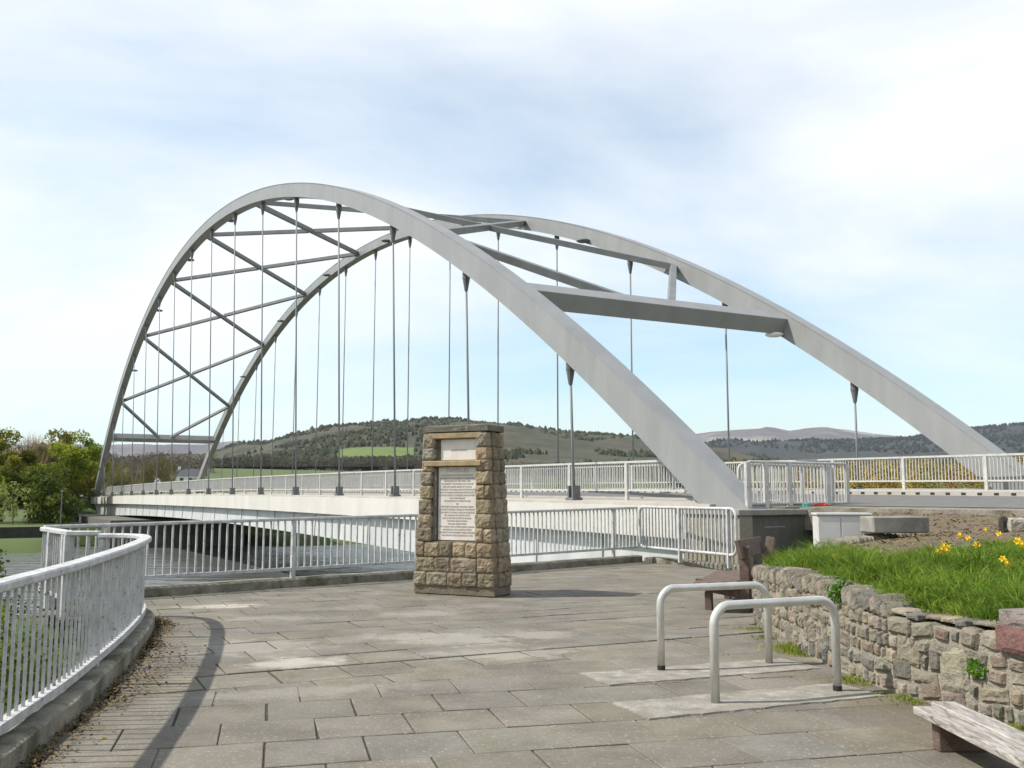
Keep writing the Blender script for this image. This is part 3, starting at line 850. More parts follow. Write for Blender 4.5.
# near abutment: dark front wall, pebble dashed pillar, coping
ab = thing('bridge_abutment', 'stained concrete abutment wall, coloured dark for its shade, below the near arch foot', 'abutment', (5.2, 21.2, 0))
AO = Vector((-5.2, -21.2, 0))
Ac = Vector((5.18, 21.0, 0))
z_t = 1.27
mb = MB()
a, b = Ac, Ac + N * 4.3
mb.box((a + b) / 2 + D * 0.9 + AO + Vector((0, 0, (z_t - .13 - 4.5) / 2)), N * 2.15, D * 0.9, (0, 0, (z_t - .13 + 4.5) / 2))
mb.build('front_wall', M_darkconc, ab)
mb = MB(); mb.box(a - N * .19 + D * .86 + AO + Vector((0, 0, (z_t - .135 - 4.5) / 2)), N * .188, D * .9, (0, 0, (z_t - .135 + 4.5) / 2)); mb.build('pillar', M_pebble, ab)
mb = MB(); mb.box((a + b) / 2 - N * .17 + D * .95 + AO + Vector((0, 0, z_t - .065)), N * 2.42, D * 1.05, (0, 0, .065)); mb.build('coping', M_conc, ab, bevel=.015)
mb = MB()
mb.box(B(-1.03, 6.8, -1.7) + AO, N * 6.4, D * .38, (0, 0, 2.5)); mb.build('back_wall', M_conc, ab)
fb = thing('bridge_abutment', 'concrete abutment under the far end of the bridge deck', 'abutment', tuple(B(16.1, 6, 0)))
FO = -B(16.1, 6, 0)
mb = MB(); mb.box(B(16.25, 5.9, -1.9) + FO, N * 6.9, D * 1.2, (0, 0, 2.2)); mb.build('front_wall', M_conc, fb)
mb = MB(); a_ = BT(66, -2.6, 0); mb.box(BT(85, 2.4, -2.45) + FO, N * 5.8, D * 18.5, (0, 0, 1.85)); mb.build('causeway_wall', M_darkconc, fb)
mb = MB(); mb.box(B(16.35, -0.6, .3) + FO, N * .6, D * 2.4, (0, 0, .45)); mb.build('wing_wall', M_conc, fb)
# rib feet blocks
# ------------------------------------------------------------------ roads, footways and kerbs on the deck and the approaches
def ribbon(name, label, w0, w1, t0, t1, dz, m, zfun=None, n=60, thick=0.0):
    mb = MB(); rings = []
    for i in range(n + 1):
        t = t0 + (t1 - t0) * i / n; k = t / SP
        kk = min(max(k, -1.2), 16.2)
        z = lambda w: zdeck(kk) + XF * w + dz
        if thick:
            rings.append([BT(t, w0, z(w0)), BT(t, w0, z(w0) - thick), BT(t, w1, z(w1) - thick), BT(t, w1, z(w1))])
        else:
            rings.append([BT(t, w0, z(w0)), BT(t, w1, z(w1))])
    if thick: mb.sweep(rings)
    else:
        nn = len(rings)
        for q in rings: mb.v += [tuple(x) for x in q]; mb.c += [(1, 1, 1)] * 2
        for i in range(nn - 1): mb.f.append((2 * i, 2 * i + 1, 2 * i + 3, 2 * i + 2))
    o = tag(mb.build(name, m), kind='structure'); o['label'] = label
    return o
ribbon('road', 'grey asphalt road crossing the bridge', 1.9, 9.2, -40, 190, 0.0, M_asphalt, n=120)
ribbon('footway', 'pale concrete footway on the far side of the road', 9.32, 12.2, -40, 112, 0.12, M_pave2, thick=.3)
ribbon('footway', 'pale concrete footway beside the near arch', -0.45, 1.78, -6.3, 112, 0.08, M_pave2, thick=.12)
# kerb with drainage holes
for (w0, lab, t0) in ((9.2, 'far kerb of drainage blocks with dark holes', -40), (1.78, 'near kerb of drainage blocks along the road', -6.3)):
    kt = thing('drainage_kerb', lab, 'kerb', tuple(BT(-5, w0, 1.2)))
    KO = -BT(-5, w0, 1.2)
    mb = MB(); rings = []
    for i in range(61):
        t = t0 + (112 - t0) * i / 60; kk = min(max(t / SP, -1.2), 16.2); z = zdeck(kk) + XF * w0
        rings.append([BT(t, w0, z - .2) + KO, BT(t, w0 + .12, z - .2) + KO, BT(t, w0 + .12, z + .125) + KO, BT(t, w0, z + .125) + KO])
    mb.sweep(rings); mb.build('kerb_block', M_pave2, kt)
    mb = MB(); t = t0 + .2
    while t < 60:
        kk = min(max(t / SP, -1.2), 16.2); z = zdeck(kk) + XF * w0
        c = BT(t, w0 - .002 if w0 > 5 else w0 + .122, z + .055) + KO
        mb.box(c, D * .07, N * .004, (0, 0, .035)); t += .5
    tag(mb.build('drain_holes', M_black, kt), kind='stuff')
# grass verge strip behind the far footway on the approach
# ------------------------------------------------------------------ bridge railings
def straight_rail(name, label, w, t0, t1, hgt, z_off, post_step, spacing=.115):
    n = 40
    path = [BT(t0 + (t1 - t0) * i / n, w, 0) for i in range(n + 1)]
    L = t1 - t0
    def zz(f, add):
        t = t0 + L * f; kk = min(max(t / SP, -1.2), 16.2)
        return zdeck(kk) + XF * max(w, 0) + z_off + add
    posts = [0.05 + i * post_step for i in range(int(L / post_step) + 1)]
    return railing(name, label, [(p.x, p.y) for p in path], lambda f: zz(f, hgt - .05), lambda f: zz(f, .30), M_white, post_at=posts, spacing=spacing, bar=(.022, .026), top=(.08, .06), bot=(.05, .05), post=(.10, .08), zfoot=lambda f: zz(f, -.02))
straight_rail('bridge_railing', 'white parapet railing along the near edge of the bridge deck', 0.62, -4.6, 103, 1.08, .08, 2.85)
straight_rail('bridge_railing', 'white parapet railing along the far side beyond the road', 10.75, -34, 103, 1.05, .12, 2.85)
loop_panel('guard_railing', 'front white guard railing panel with rounded corners on the abutment', tuple((Ac + N * .42 + D * .55)[:2]), tuple((Ac + N * 3.75 + D * .55)[:2]), z_t + .12, 2.33, .14, M_white, .112, .010, .034, posts=((.05, .14), (.6, .12), (1.35, .10), (2.6, .12), (3.27, .10)), zf=z_t)
loop_panel('guard_railing', 'rear white guard railing panel standing behind the front one', tuple((Ac + N * .95 + D * 1.35)[:2]), tuple((Ac + N * 4.15 + D * 1.35)[:2]), z_t + .14, 2.30, .14, M_white, .112, .010, .032, posts=((.9, .09), (2.1, .09), (3.1, .09)), zf=z_t)

# white mesh gate at the far end
gt = thing('mesh_gate', 'small white barred gate panel at the far left end of the deck', 'gate', tuple(B(16.05, -1.4, 0)))
mb = MB()
for dx in (-.55, .0, .55):
    mb.box(Vector((dx, 0, .45)), (.04, 0, 0), (0, .04, 0), (0, 0, 1.35))
mb.build('posts', M_white, gt)
for i in range(8):
    mb = MB(); mb.box(Vector((0, 0, -.7 + i * .35)), (.6, 0, 0), (0, .03, 0), (0, 0, .03)); mb.build('bar', M_white, gt)
# road sign
sg = thing('road_sign', 'round white road sign with black diagonal bar at the far end', 'sign', tuple(B(17.2, 8.4, 1.3)))
mb = MB(); mb.tube([(0, 0, 0), (0, 0, 2.0)], .05, 8); mb.build('pole', M_galv, sg)
mb = MB(); rings = [[Vector((math.cos(2 * math.pi * q / 24) * .40, yy, 2.1 + math.sin(2 * math.pi * q / 24) * .40)) for q in range(24)] for yy in (-.07, -.05)]
mb.sweep(rings); dsc = mb.build('disc', M_lamp, sg)
mb = MB(); mb.beam((-.25, -.075, 1.85), (.25, -.075, 2.35), .012, .12, up=(0.7, 0, -.7)); mb.build('diagonal_bar', M_black, dsc)

# ------------------------------------------------------------------ monument
ma = R(-27)
mon = thing('stone_monument', 'tapered rock faced stone monument with two inscribed pale tablets', 'monument', (-0.80, 15.72, 0), ma)
r = random.Random(21)
SANDS = [(0.28, 0.225, 0.150), (0.25, 0.21, 0.155), (0.31, 0.255, 0.175), (0.23, 0.195, 0.14), (0.29, 0.225, 0.155), (0.27, 0.245, 0.19), (0.30, 0.225, 0.15)]
def rough_block(mb, c, ax, ay, az, col, rr, out=(0, -1, 0), bulge=.035, cuts=4, edge=.16, pull=.012):
    """stone: grid-subdivided box whose faces are pillowed and roughened"""
    c, ax, ay, az = map(Vector, (c, ax, ay, az)); sd = rr.uniform(0, 100)
    n = cuts; vid = {}; vs = []; fs = []
    L = (ax.length, ay.length, az.length); A = (ax, ay, az)
    def vert(i, j, k):
        key = (i, j, k)
        if key in vid: return vid[key]
        u, v, w = (2 * i / n - 1, 2 * j / n - 1, 2 * k / n - 1)
        q = Vector((u, v, w))
        # round the box: pull corners in
        p = Vector((0, 0, 0))
        for t_, a_ in zip((u, v, w), A): p += a_ * t_
        ex = [max(0, abs(t_) - (1 - edge)) / edge for t_ in (u, v, w)]
        cn = sum(1 for e in ex if e > 0)
        if cn >= 2:
            for t_, a_, e in zip((u, v, w), A, ex):
                if e > 0: p -= a_.normalized() * math.copysign(min(pull, a_.length * .18) * e, t_)
        nrm = Vector((0, 0, 0))
        for t_, a_ in zip((u, v, w), A):
            if abs(t_) > .999: nrm += a_.normalized() * math.copysign(1, t_)
        pos = c + p
        f = mnoise.noise(Vector((pos.x * 9 + sd, pos.y * 9, pos.z * 9))) + .7 * mnoise.noise(Vector((pos.x * 23 + sd, pos.y * 23, pos.z * 23)))
        inner = (1 - abs(u) ** 4) * (1 - abs(v) ** 4) + (1 - abs(u) ** 4) * (1 - abs(w) ** 4) + (1 - abs(v) ** 4) * (1 - abs(w) ** 4)
        pos = pos + nrm * (bulge * (f * .8 + .3) * min(1, inner))
        vid[key] = len(vs); vs.append(pos); return vid[key]
    flip = ax.cross(ay).dot(az) < 0
    for a in range(n):
        for b in range(n):
            for face in (((a, b, 0), (a, b + 1, 0), (a + 1, b + 1, 0), (a + 1, b, 0)), ((a, b, n), (a + 1, b, n), (a + 1, b + 1, n), (a, b + 1, n)),
                         ((a, 0, b), (a + 1, 0, b), (a + 1, 0, b + 1), (a, 0, b + 1)), ((a, n, b), (a, n, b + 1), (a + 1, n, b + 1), (a + 1, n, b)),
                         ((0, a, b), (0, a, b + 1), (0, a + 1, b + 1), (0, a + 1, b)), ((n, a, b), (n, a + 1, b), (n, a + 1, b + 1), (n, a, b + 1))):
                q = [vert(*x) for x in face]
                fs.append(tuple(q[::-1]) if flip else tuple(q))
    mb.add(vs, fs, col)
DEP = 0.25
def hw(z): return 0.755 - 0.064 * z            # half width taper
def hd(z): return 0.285 - 0.012 * z
core = MB()
core.sweep([[Vector((-hw(z) + .015, -hd(z) + (.07 if z > .84 else .0), z)), Vector((hw(z) - .015, -hd(z) + (.07 if z > .84 else .0), z)), Vector((hw(z) - .015, hd(z) - .02, z)), Vector((-hw(z) + .015, hd(z) - .02, z))] for z in (0.02, .839, .841, 1.3, 2.58)])
core.build('mortar_core', M_sandmortar, mon)
pl = MB(); pl.box((0, 0, .07), (.74, 0, 0), (0, .28, 0), (0, 0, .07)); pl.build('plinth', M_cap, mon, bevel=.02)
bl_ = MB()
zc = [0.14, 0.36, 0.60, 0.83, 1.05, 1.28, 1.52, 1.74, 1.95, 2.14, 2.34, 2.58]
LOW = (0.86, 2.03); UPP = (2.14, 2.48)
def course(z0, z1, xs):
    for (x0, x1) in xs:
        zm = (z0 + z1) / 2
        col = jit(r.choice(SANDS), .20, r)
        ends = x1 - x0
        rough_block(bl_, ((x0 + x1) / 2, -hd(zm) + .05, zm + r.uniform(-.012, .012)), ((x1 - x0) / 2 - .006, 0, 0), (0, .075 + r.uniform(-.01, .012), 0), (0, 0, (z1 - z0) / 2 - .006), jit(col, .0, r), r, bulge=.027, cuts=9, edge=.2, pull=.006)
def split(x0, x1, n):
    c = [x0] + sorted(x0 + (x1 - x0) * (i + r.uniform(-.3, .3)) / n for i in range(1, n)) + [x1]
    return list(zip(c, c[1:]))
for i in range(len(zc) - 1):
    z0, z1 = zc[i], zc[i + 1]; zm = (z0 + z1) / 2; h = hw(zm)
    if z1 <= 0.85: course(z0, z1, split(-h, h, (5, 4, 6)[i % 3]))
    else:
        lx, rx = -.35, .385
        if zm < 2.02: course(z0, z1, split(-h, lx - .06, 1) + split(rx, h, 1 if r.random() < .6 else 2))
        else: course(z0, z1, split(-h, lx - .03, 1) + split(rx, h, 1))
    # sides and back
    for sgn in (-1, 1):
        ys = split(-hd(zm) + .13, hd(zm), 2)
        for (y0, y1) in ys:
            col = jit(r.choice(SANDS), .20, r)
            rough_block(bl_, (sgn * (h - .05), (y0 + y1) / 2, zm), (.07, 0, 0), (0, (y1 - y0) / 2 - .006, 0), (0, 0, (z1 - z0) / 2 - .006), jit(col, .0, r), r, bulge=.027, cuts=9, edge=.2, pull=.006)
    for (x0, x1) in split(-h, h, 4):
        col = jit(r.choice(SANDS), .20, r)
        rough_block(bl_, ((x0 + x1) / 2, hd(zm) - .04, zm), ((x1 - x0) / 2 - .006, 0, 0), (0, .07, 0), (0, 0, (z1 - z0) / 2 - .006), col, r, bulge=.04)
bl_.build('masonry', M_sand, mon)
mb = MB(); mb.box((-.0, -hd(2.53) + .06, 2.535), (.50, 0, 0), (0, .095, 0), (0, 0, .048)); mb.build('lintel', M_ochre, mon, bevel=.012)
mb = MB(); mb.box((-.02, -hd(2.08) + .045, 2.085), (.52, 0, 0), (0, .10, 0), (0, 0, .045)); mb.build('sill', M_ochre, mon, bevel=.012)
mb = MB(); mb.box((-.38, -hd(1.45) + .075, 1.44), (.03, 0, 0), (0, .06, 0), (0, 0, .58)); mb.build('jamb', M_cap, mon)
cp = MB(); rough_block(cp, (0, 0, 2.645), (.62, 0, 0), (0, .295, 0), (0, 0, .06), (1, 1, 1), r, bulge=.012, cuts=8, edge=.1); cp.build('cap_stone', M_cap, mon)
def tablet(nm, x0, x1, z0, z1, y, lines):
    mb = MB(); mb.box(((x0 + x1) / 2, y, (z0 + z1) / 2), ((x1 - x0) / 2, 0, 0), (0, .03, 0), (0, 0, (z1 - z0) / 2)); o = mb.build(nm, M_tablet, mon, bevel=.006)
    for txt, zz, size in lines:
        cu = bpy.data.curves.new('lettering', 'FONT'); cu.body = txt; cu.size = size; cu.align_x = 'CENTER'; cu.align_y = 'CENTER'; cu.extrude = 0.0015; cu.offset = 0.0008
        to = bpy.data.objects.new('tmp', cu); C.objects.link(to)
        bpy.context.view_layer.update()
        w_ = to.dimensions.x
        m_ = bpy.data.meshes.new_from_object(to.evaluated_get(bpy.context.evaluated_depsgraph_get()))
        bpy.data.objects.remove(to)
        sc_ = min(1, (x1 - x0) * .93 / max(w_, 1e-3))
        m_.materials.clear(); m_.materials.append(M_letter)
        lo = bpy.data.objects.new('lettering', m_); C.objects.link(lo); lo.parent = o
        lo.location = ((x0 + x1) / 2, y - .0315, zz); lo.rotation_euler = (math.pi / 2, 0, 0); lo.scale = (sc_, 1, 1)
ins = ["STOP AND READ WITH GRATITUDE", "THE NAMES OF THE PARLIAMENTARY COMMISSIONERS", "APPOINTED IN THE YEAR 1803", "TO DIRECT THE MAKING OF ABOVE", "FIVE HUNDRED MILES OF ROADS", "THROUGH THE HIGHLANDS OF SCOTLAND", "AND OF NUMEROUS BRIDGES PARTICULARLY", "THOSE AT BEAULY SCUDDEL BONAR FLEET", "AND HELMSDALE", "CONNECTING THOSE ROADS", "VIZ", "THE RIGHT HONBLE CHARLES ABBOT", "THE RIGHT HONBLE NICHOLAS VANSITTART", "THE RIGHT HONBLE WILLIAM DUNDAS", "SIR WILLIAM PULTENEY BART", "ISAAC HAWKINS BROWNE ESQR", "CHARLES GRANT ESQR", "WILLIAM SMITH ESQR", "TO WHOM WAS AFTERWARDS ADDED", "ARCHIBALD COLQUHOUN ESQR", "ARCHITECT AND ENGINEER THOMAS TELFORD", "THIS BRIDGE WAS FINISHED IN 1812"]
L_ = [("TRAVELLER", 1.975, .085)] + [(s_, 1.895 - i * .0455, .036) for i, s_ in enumerate(ins)]
tablet('tablet', -.335, .37, *LOW, -hd(1.4) + .085, L_)
tablet('tablet', -.30, .385, *UPP, -hd(2.3) + .085, [("BONAR BRIDGE", 2.30, .04)])

# ------------------------------------------------------------------ cycle stands and concrete strips
strip_a = [((0.55, 8.05), (2.95, 8.55)), ((0.72, 6.85), (2.92, 7.55))]
def flat_strip(a, b, w, lab):
    a, b = Vector((*a, 0)), Vector((*b, 0)); u = (b - a).normalized(); x = Vector((-u.y, u.x, 0))
    mb = MB(); n = 24; rr = random.Random(int(a.y * 100)); rings = []
    for i in range(n + 1):
        p = a.lerp(b, i / n); e0, e1 = rr.uniform(-.02, .015), rr.uniform(-.02, .015)
        rings.append([p - x * (w / 2 + e0) + Vector((0, 0, -.02)), p + x * (w / 2 + e1) + Vector((0, 0, -.02)), p + x * (w / 2 + e1 - .01) + Vector((0, 0, .011)), p - x * (w / 2 + e0 - .01) + Vector((0, 0, .011))])
    mb.sweep(rings)
    o = tag(mb.build('concrete_strip', M_strip), kind='structure'); o['label'] = lab
flat_strip((0.70, 8.50), (2.72, 9.28), 0.60, 'pale concrete strip under the rear cycle stand')
flat_strip((0.86, 7.28), (2.84, 8.06), 0.58, 'pale concrete strip under the front cycle stand')
def stand(a, b, h, lab, collar):
    a, b = Vector((*a, 0)), Vector((*b, 0)); t = thing('cycle_stand', lab, 'bike stand', a, 0, 'cycle stands beside the stone wall')
    v = b - a; L = v.length; u = v / L; rad = .15; pts = [Vector((0, 0, 0)), Vector((0, 0, h - rad))]
    for k in range(1, 8): th = math.pi - k * math.pi / 16; pts.append(u * (rad + rad * math.cos(th)) + Vector((0, 0, h - rad + rad * math.sin(th))))
    for k in range(9): th = math.pi / 2 - k * math.pi / 16; pts.append(u * (L - rad + rad * math.cos(th)) + Vector((0, 0, h - rad + rad * math.sin(th))))
    pts.append(v)
    mb = MB(); mb.tube(pts, .0345, 14); mb.build('hoop', M_galv, t, smooth=True)
    for i, p in enumerate((Vector((0, 0, 0)), v)):
        if collar[i]:
            mb = MB(); mb.tube([p + Vector((0, 0, .012)), p + Vector((0, 0, .05))], .0365, 14); mb.build('foot_collar', M_black, t)
stand((1.55, 7.54), (2.63, 7.99), .735, 'front galvanised cycle stand on the pale strip nearest the camera', (0, 1))
stand((1.35, 8.92), (2.42, 9.28), .735, 'rear galvanised cycle stand on the strip farther from the camera', (1, 0))

# ------------------------------------------------------------------ planter: rubble wall, soil, grass, daffodils
r = random.Random(5)
STONES = [(0.26, 0.235, 0.19), (0.22, 0.20, 0.165), (0.30, 0.265, 0.205), (0.18, 0.17, 0.15), (0.32, 0.285, 0.225), (0.25, 0.215, 0.16), (0.28, 0.245, 0.185), (0.25, 0.20, 0.16), (0.30, 0.26, 0.19), (0.20, 0.19, 0.165), (0.28, 0.25, 0.205), (0.23, 0.21, 0.175), (0.27, 0.24, 0.19), (0.24, 0.22, 0.18)]
wall = thing('stone_wall', 'low rubble stone retaining wall with upright coping along the planter', 'wall', (3.0, 9.0, 0))
WO = Vector((-3.0, -9.0, 0))
wp = wall_path
wl_ = [0]
for i in range(len(wp) - 1): wl_.append(wl_[-1] + (wp[i + 1] - wp[i]).length)
def wat(d):
    d = min(max(d, 0), wl_[-1] - 1e-4)
    for i in range(len(wp) - 1):
        if wl_[i] <= d <= wl_[i + 1]:
            f = (d - wl_[i]) / (wl_[i + 1] - wl_[i]); p = wp[i].lerp(wp[i + 1], f); t = (wp[min(i + 2, len(wp) - 1)] - wp[max(i - 1, 0)]).normalized(); return p, t
WT = wl_[-1]
d_hi = next(wl_[i] for i in range(len(wp)) if wp[i].y > 7.75)        # coping kept beyond here
d_end = next(wl_[i] for i in range(len(wp)) if wp[i].y > 6.85)
def wall_top(d):
    p, t = wat(d)
    return float(np.interp(p.y, [7.5, 9.0, 10.5, 12.4, 12.9, 13.9, 14.8, 15.4, 16.4], [.69, .745, .76, .67, .645, .73, .84, .91, .97]))
def wall_h(d):
    return 0.60 if d < d_hi else wall_top(d) - .13
cm_ = MB(); rings = []
for i in range(0, 90):
    d = WT * i / 89; p, t = wat(d); x = Vector((t.y, -t.x, 0)); h = wall_h(d)
    rings.append([p + WO + Vector((0, 0, -.1)), p + WO + Vector((0, 0, h - .01)) + x * .012, p + WO + x * .34 + Vector((0, 0, h - .01)), p + WO + x * .34 + Vector((0, 0, -.1))])
cm_.sweep(rings); cm_.build('mortar_core', M_mortar, wall)
ms = MB()
z = 0.0; row = 0
edges_prev = []
nrows = 5
for row in range(nrows):
    d = r.uniform(-.1, 0)
    while d < WT:
        h_all = wall_h(d); hrow = h_all / nrows
        L = r.choice((.07, .10, .13, .17, .21, .27)) * r.uniform(.85, 1.15)
        tall = 1
        z0 = row * hrow; z1 = z0 + hrow
        if r.random() < .36 and row < nrows - 1 and L > .12: z1 += hrow * r.uniform(.4, 1.0)
        z0 += r.uniform(-.018, .018); z1 += r.uniform(-.018, .018)
        p, t = wat(d + L / 2); x = Vector((t.y, -t.x, 0))
        q = r.uniform(-.2, .2)
        t2 = (t * math.cos(q) + Vector((0, 0, math.sin(q)))); up = (Vector((0, 0, 1)) * math.cos(q) - t * math.sin(q))
        col = jit(r.choice(STONES), .22, r)
        bur = r.uniform(.0, .024)
        rough_block(ms, p + WO + x * (.09 - bur) + Vector((0, 0, (z0 + z1) / 2)), t2 * (L / 2 - .006), x * .09, up * ((z1 - z0) / 2 - .006), jit(r.choice(STONES), .22, r), r, bulge=.018, cuts=5, edge=.35, pull=.012)
        d += L
ms.build('masonry', M_stone, wall)
co = MB(); d = d_end - .05
while d < WT - .1:
    p, t = wat(d); x = Vector((t.y, -t.x, 0)); 
    if d < d_hi:
        # broken stretch: thin flat remnants
        L = r.uniform(.12, .3)
        if r.random() < .75:
            p, t = wat(d + L / 2); x = Vector((t.y, -t.x, 0))
            rough_block(co, p + WO + x * r.uniform(.12, .2) + Vector((0, 0, .62 + r.uniform(0, .03))), t * (L / 2), x * r.uniform(.10, .16), Vector((0, 0, r.uniform(.015, .035))), jit(r.choice(STONES), .2, r), r, bulge=.015, cuts=3, edge=.5)
        d += L; continue
    L = r.uniform(.06, .12)
    gapz = 8.80 < p.y < 9.02
    if not gapz:
        lean_ = R(r.uniform(14, 34))
        t2 = t * math.cos(lean_) - Vector((0, 0, math.sin(lean_))); up = Vector((0, 0, 1)) * math.cos(lean_) + t * math.sin(lean_)
        rough_block(co, p + WO + x * .16 + Vector((0, 0, wall_top(d) - .075 + r.uniform(-.02, .02))), t2 * (L / 2 - .004), x * (.165 + r.uniform(-.02, .02)), up * (.088 + r.uniform(-.012, .015)), jit(r.choice(STONES), .22, r), r, bulge=.022, cuts=4, edge=.5)
    d += L
co.build('coping', M_stone, wall)
qn = MB()
p, t = wat(d_end - .17); x = Vector((t.y, -t.x, 0))
rough_block(qn, p + WO + x * .12 + Vector((0, 0, .585)), t * .24, x * .18, Vector((0, 0, .10)), (0.20, 0.105, 0.095), r, bulge=.01, cuts=4, edge=.25)
rough_block(qn, p + WO + x * .16 + Vector((0, 0, .725)), t * .22, x * .20, Vector((0, 0, .07)), (0.25, 0.215, 0.20), r, bulge=.02, cuts=5, edge=.5)
rough_block(qn, p + WO + x * .14 - t * .46 + Vector((0, 0, .63)), t * .2, x * .18, Vector((0, 0, .15)), (0.22, 0.12, 0.105), r, bulge=.015, cuts=4, edge=.3)
q_ = qn.build('quoin', M_stone, wall); q_['label'] = 'reddish end block'

# soil height field
def soil_z(x, y):
    s, t = st(x, y)
    # distance inside from the wall path
    dmin = min((wp[i] - Vector((x, y, 0))).length for i in range(0, len(wp), 2))
    dr = max(0.0, 1.1 - s)
    b0 = float(np.interp(y, [12.0, 15.5], [.59, .84]))
    z = b0 + (1.24 - b0) * (max(0, dmin - .15) / (dmin + dr + .01)) ** .75
    return z + .05 * fbm(x * .9, y * .9, 1.0) * sstep(.2, 1.2, dmin) * sstep(0, .6, dr)
road_edge = [BT(t, 1.2, 0) for t in (-34, -28, -22, -16, -12.5)]
soil_poly = [(p.x + .22, p.y) for p in wp] 
back = [(6.35, 17.3), (6.9, 19.4), (7.6, 20.6)] + [(q.x, q.y) for q in reversed(road_edge)]
# offset inside
soil_poly = []
for i, p in enumerate(wp):
    t = (wp[min(i + 1, len(wp) - 1)] - wp[max(i - 1, 0)]).normalized(); soil_poly.append((p.x + t.y * .2, p.y - t.x * .2))
soil_poly += back
sm = MB(); idx = {}; stp = .16
xs = np.arange(2.9, 22, stp); ys = np.arange(-2, 21, stp)
for i, x in enumerate(xs):
    for j, y in enumerate(ys):
        if side_of(soil_poly, x, y):
            idx[(i, j)] = len(sm.v); sm.v.append((x, y, soil_z(x, y))); sm.c.append((1, 1, 1))
for (i, j), k in idx.items():
    q = [(i, j), (i + 1, j), (i + 1, j + 1), (i, j + 1)]
    if all(c in idx for c in q): sm.f.append(tuple(idx[c] for c in q))
so = tag(sm.build('planter_soil', M_soil, smooth=True), kind='structure'); so['label'] = 'brown mulched soil bank behind the planter grass'
# verge under the soil towards the road
ribbon('verge', 'pale worn verge between road and planter', 0.95, 1.93, -34, -6.2, -0.012, M_verge, thick=.5)

def blades(mb, n, sampler, h, w, cols, rr, lean=.5):
    for _ in range(n):
        q = sampler(rr)
        if q is None: continue
        x, y, z, k = q
        hh = h * k * rr.uniform(.5, 1.25); a = rr.uniform(0, 2 * math.pi); ww = w * rr.uniform(.6, 1.3)
        b = rr.uniform(0, 2 * math.pi); le = lean * rr.random() * hh
        s_ = Vector((math.cos(a), math.sin(a), 0)) * ww / 2; l_ = Vector((math.cos(b), math.sin(b), 0)) * le
        p = Vector((x, y, z - .02))
        m_ = p + Vector((0, 0, hh * .6)) + l_ * .35; e = p + Vector((0, 0, hh * (1 - .25 * le / max(hh, .01)))) + l_
        mb.add([p - s_, p + s_, m_ + s_ * .7, m_ - s_ * .7, e], [(0, 1, 2, 3), (3, 2, 4)], jit(rr.choice(cols), .25, rr))
G_COLS = [(1, 1, 1), (1.25, 1.2, 1.0), (.65, .75, .8), (1.5, 1.35, 1.3), (.75, .9, .6), (1.1, 1.1, .9), (.9, 1.05, .8)]
gm = MB()
GRASS_LIM = 3.4
wpa = np.array([(p.x, p.y) for p in wp])
def samp(rr):
    x = rr.uniform(2.95, 8.5); y = rr.uniform(4.2, 16.2)
    if not side_of(soil_poly, x, y): return None
    dmin = float(np.min(np.hypot(wpa[:, 0] - x, wpa[:, 1] - y)))
    if dmin > 3.4 + .6 * fbm(x * .7, y * .7, 4.0) or y > 11.7 + 1.0 * fbm(x * .6, 3.0, 8.0) + max(0, (4.8 - x)) * 1.2: return None
    cl_ = fbm(x * 1.3, y * 1.3, 9.0)
    if cl_ < -.25 and rr.random() < .6: return None
    k = .75 + .9 * max(0, cl_) + (.25 if dmin > .5 else 0)
    if dmin > 1.7: k *= .7
    return x, y, soil_z_fast(x, y), k
cache = {}
def soil_z_fast(x, y):
    key = (round(x, 1), round(y, 1))
    if key not in cache: cache[key] = soil_z(*key)
    return cache[key]
def tussocks(mb, n, rr):
    for _ in range(n):
        q = samp(rr)
        if q is None: continue
        x, y, z, k = q
        dist = math.hypot(x, y)
        hh = .215 * k * rr.uniform(.6, 1.35); col = jit(rr.choice(G_COLS), .34, rr)
        la, lm_ = rr.uniform(0, 6.28), rr.uniform(0, .35)
        for _ in range(rr.randint(16, 30)):
            a = rr.uniform(0, 6.28); rad = abs(rr.gauss(0, .045))
            p = Vector((x + math.cos(a) * rad, y + math.sin(a) * rad, z - .02)); h = hh * rr.uniform(.55, 1.2)
            out = Vector((math.cos(a), math.sin(a), 0)) * rr.uniform(.15, .75) * h + Vector((math.cos(la), math.sin(la), 0)) * lm_ * h
            b = rr.uniform(0, 6.28); w = Vector((math.cos(b), math.sin(b), 0)) * rr.uniform(.004, .0085)
            m_ = p + out * .35 + Vector((0, 0, h * .62)); e = p + out * 1.15 + Vector((0, 0, h * rr.uniform(.6, 1.0)))
            mb.add([p - w, p + w, m_ + w * .8, m_ - w * .8, e], [(0, 1, 2, 3), (3, 2, 4)], jit(col, .15, rr))
tussocks(gm, 22000, random.Random(8))
blades(gm, 16000, samp, .10, .010, G_COLS, random.Random(28), lean=.9)
# drier straw-coloured blades
blades(gm, 6500, samp, .24, .008, [(2.6, 1.7, 3.5), (2.0, 1.5, 2.0)], random.Random(18), lean=1.4)
tag(gm.build('planter_grass', M_grassb), 'lush bright green grass growing over the planter behind the stone wall', 'grass', kind='stuff')
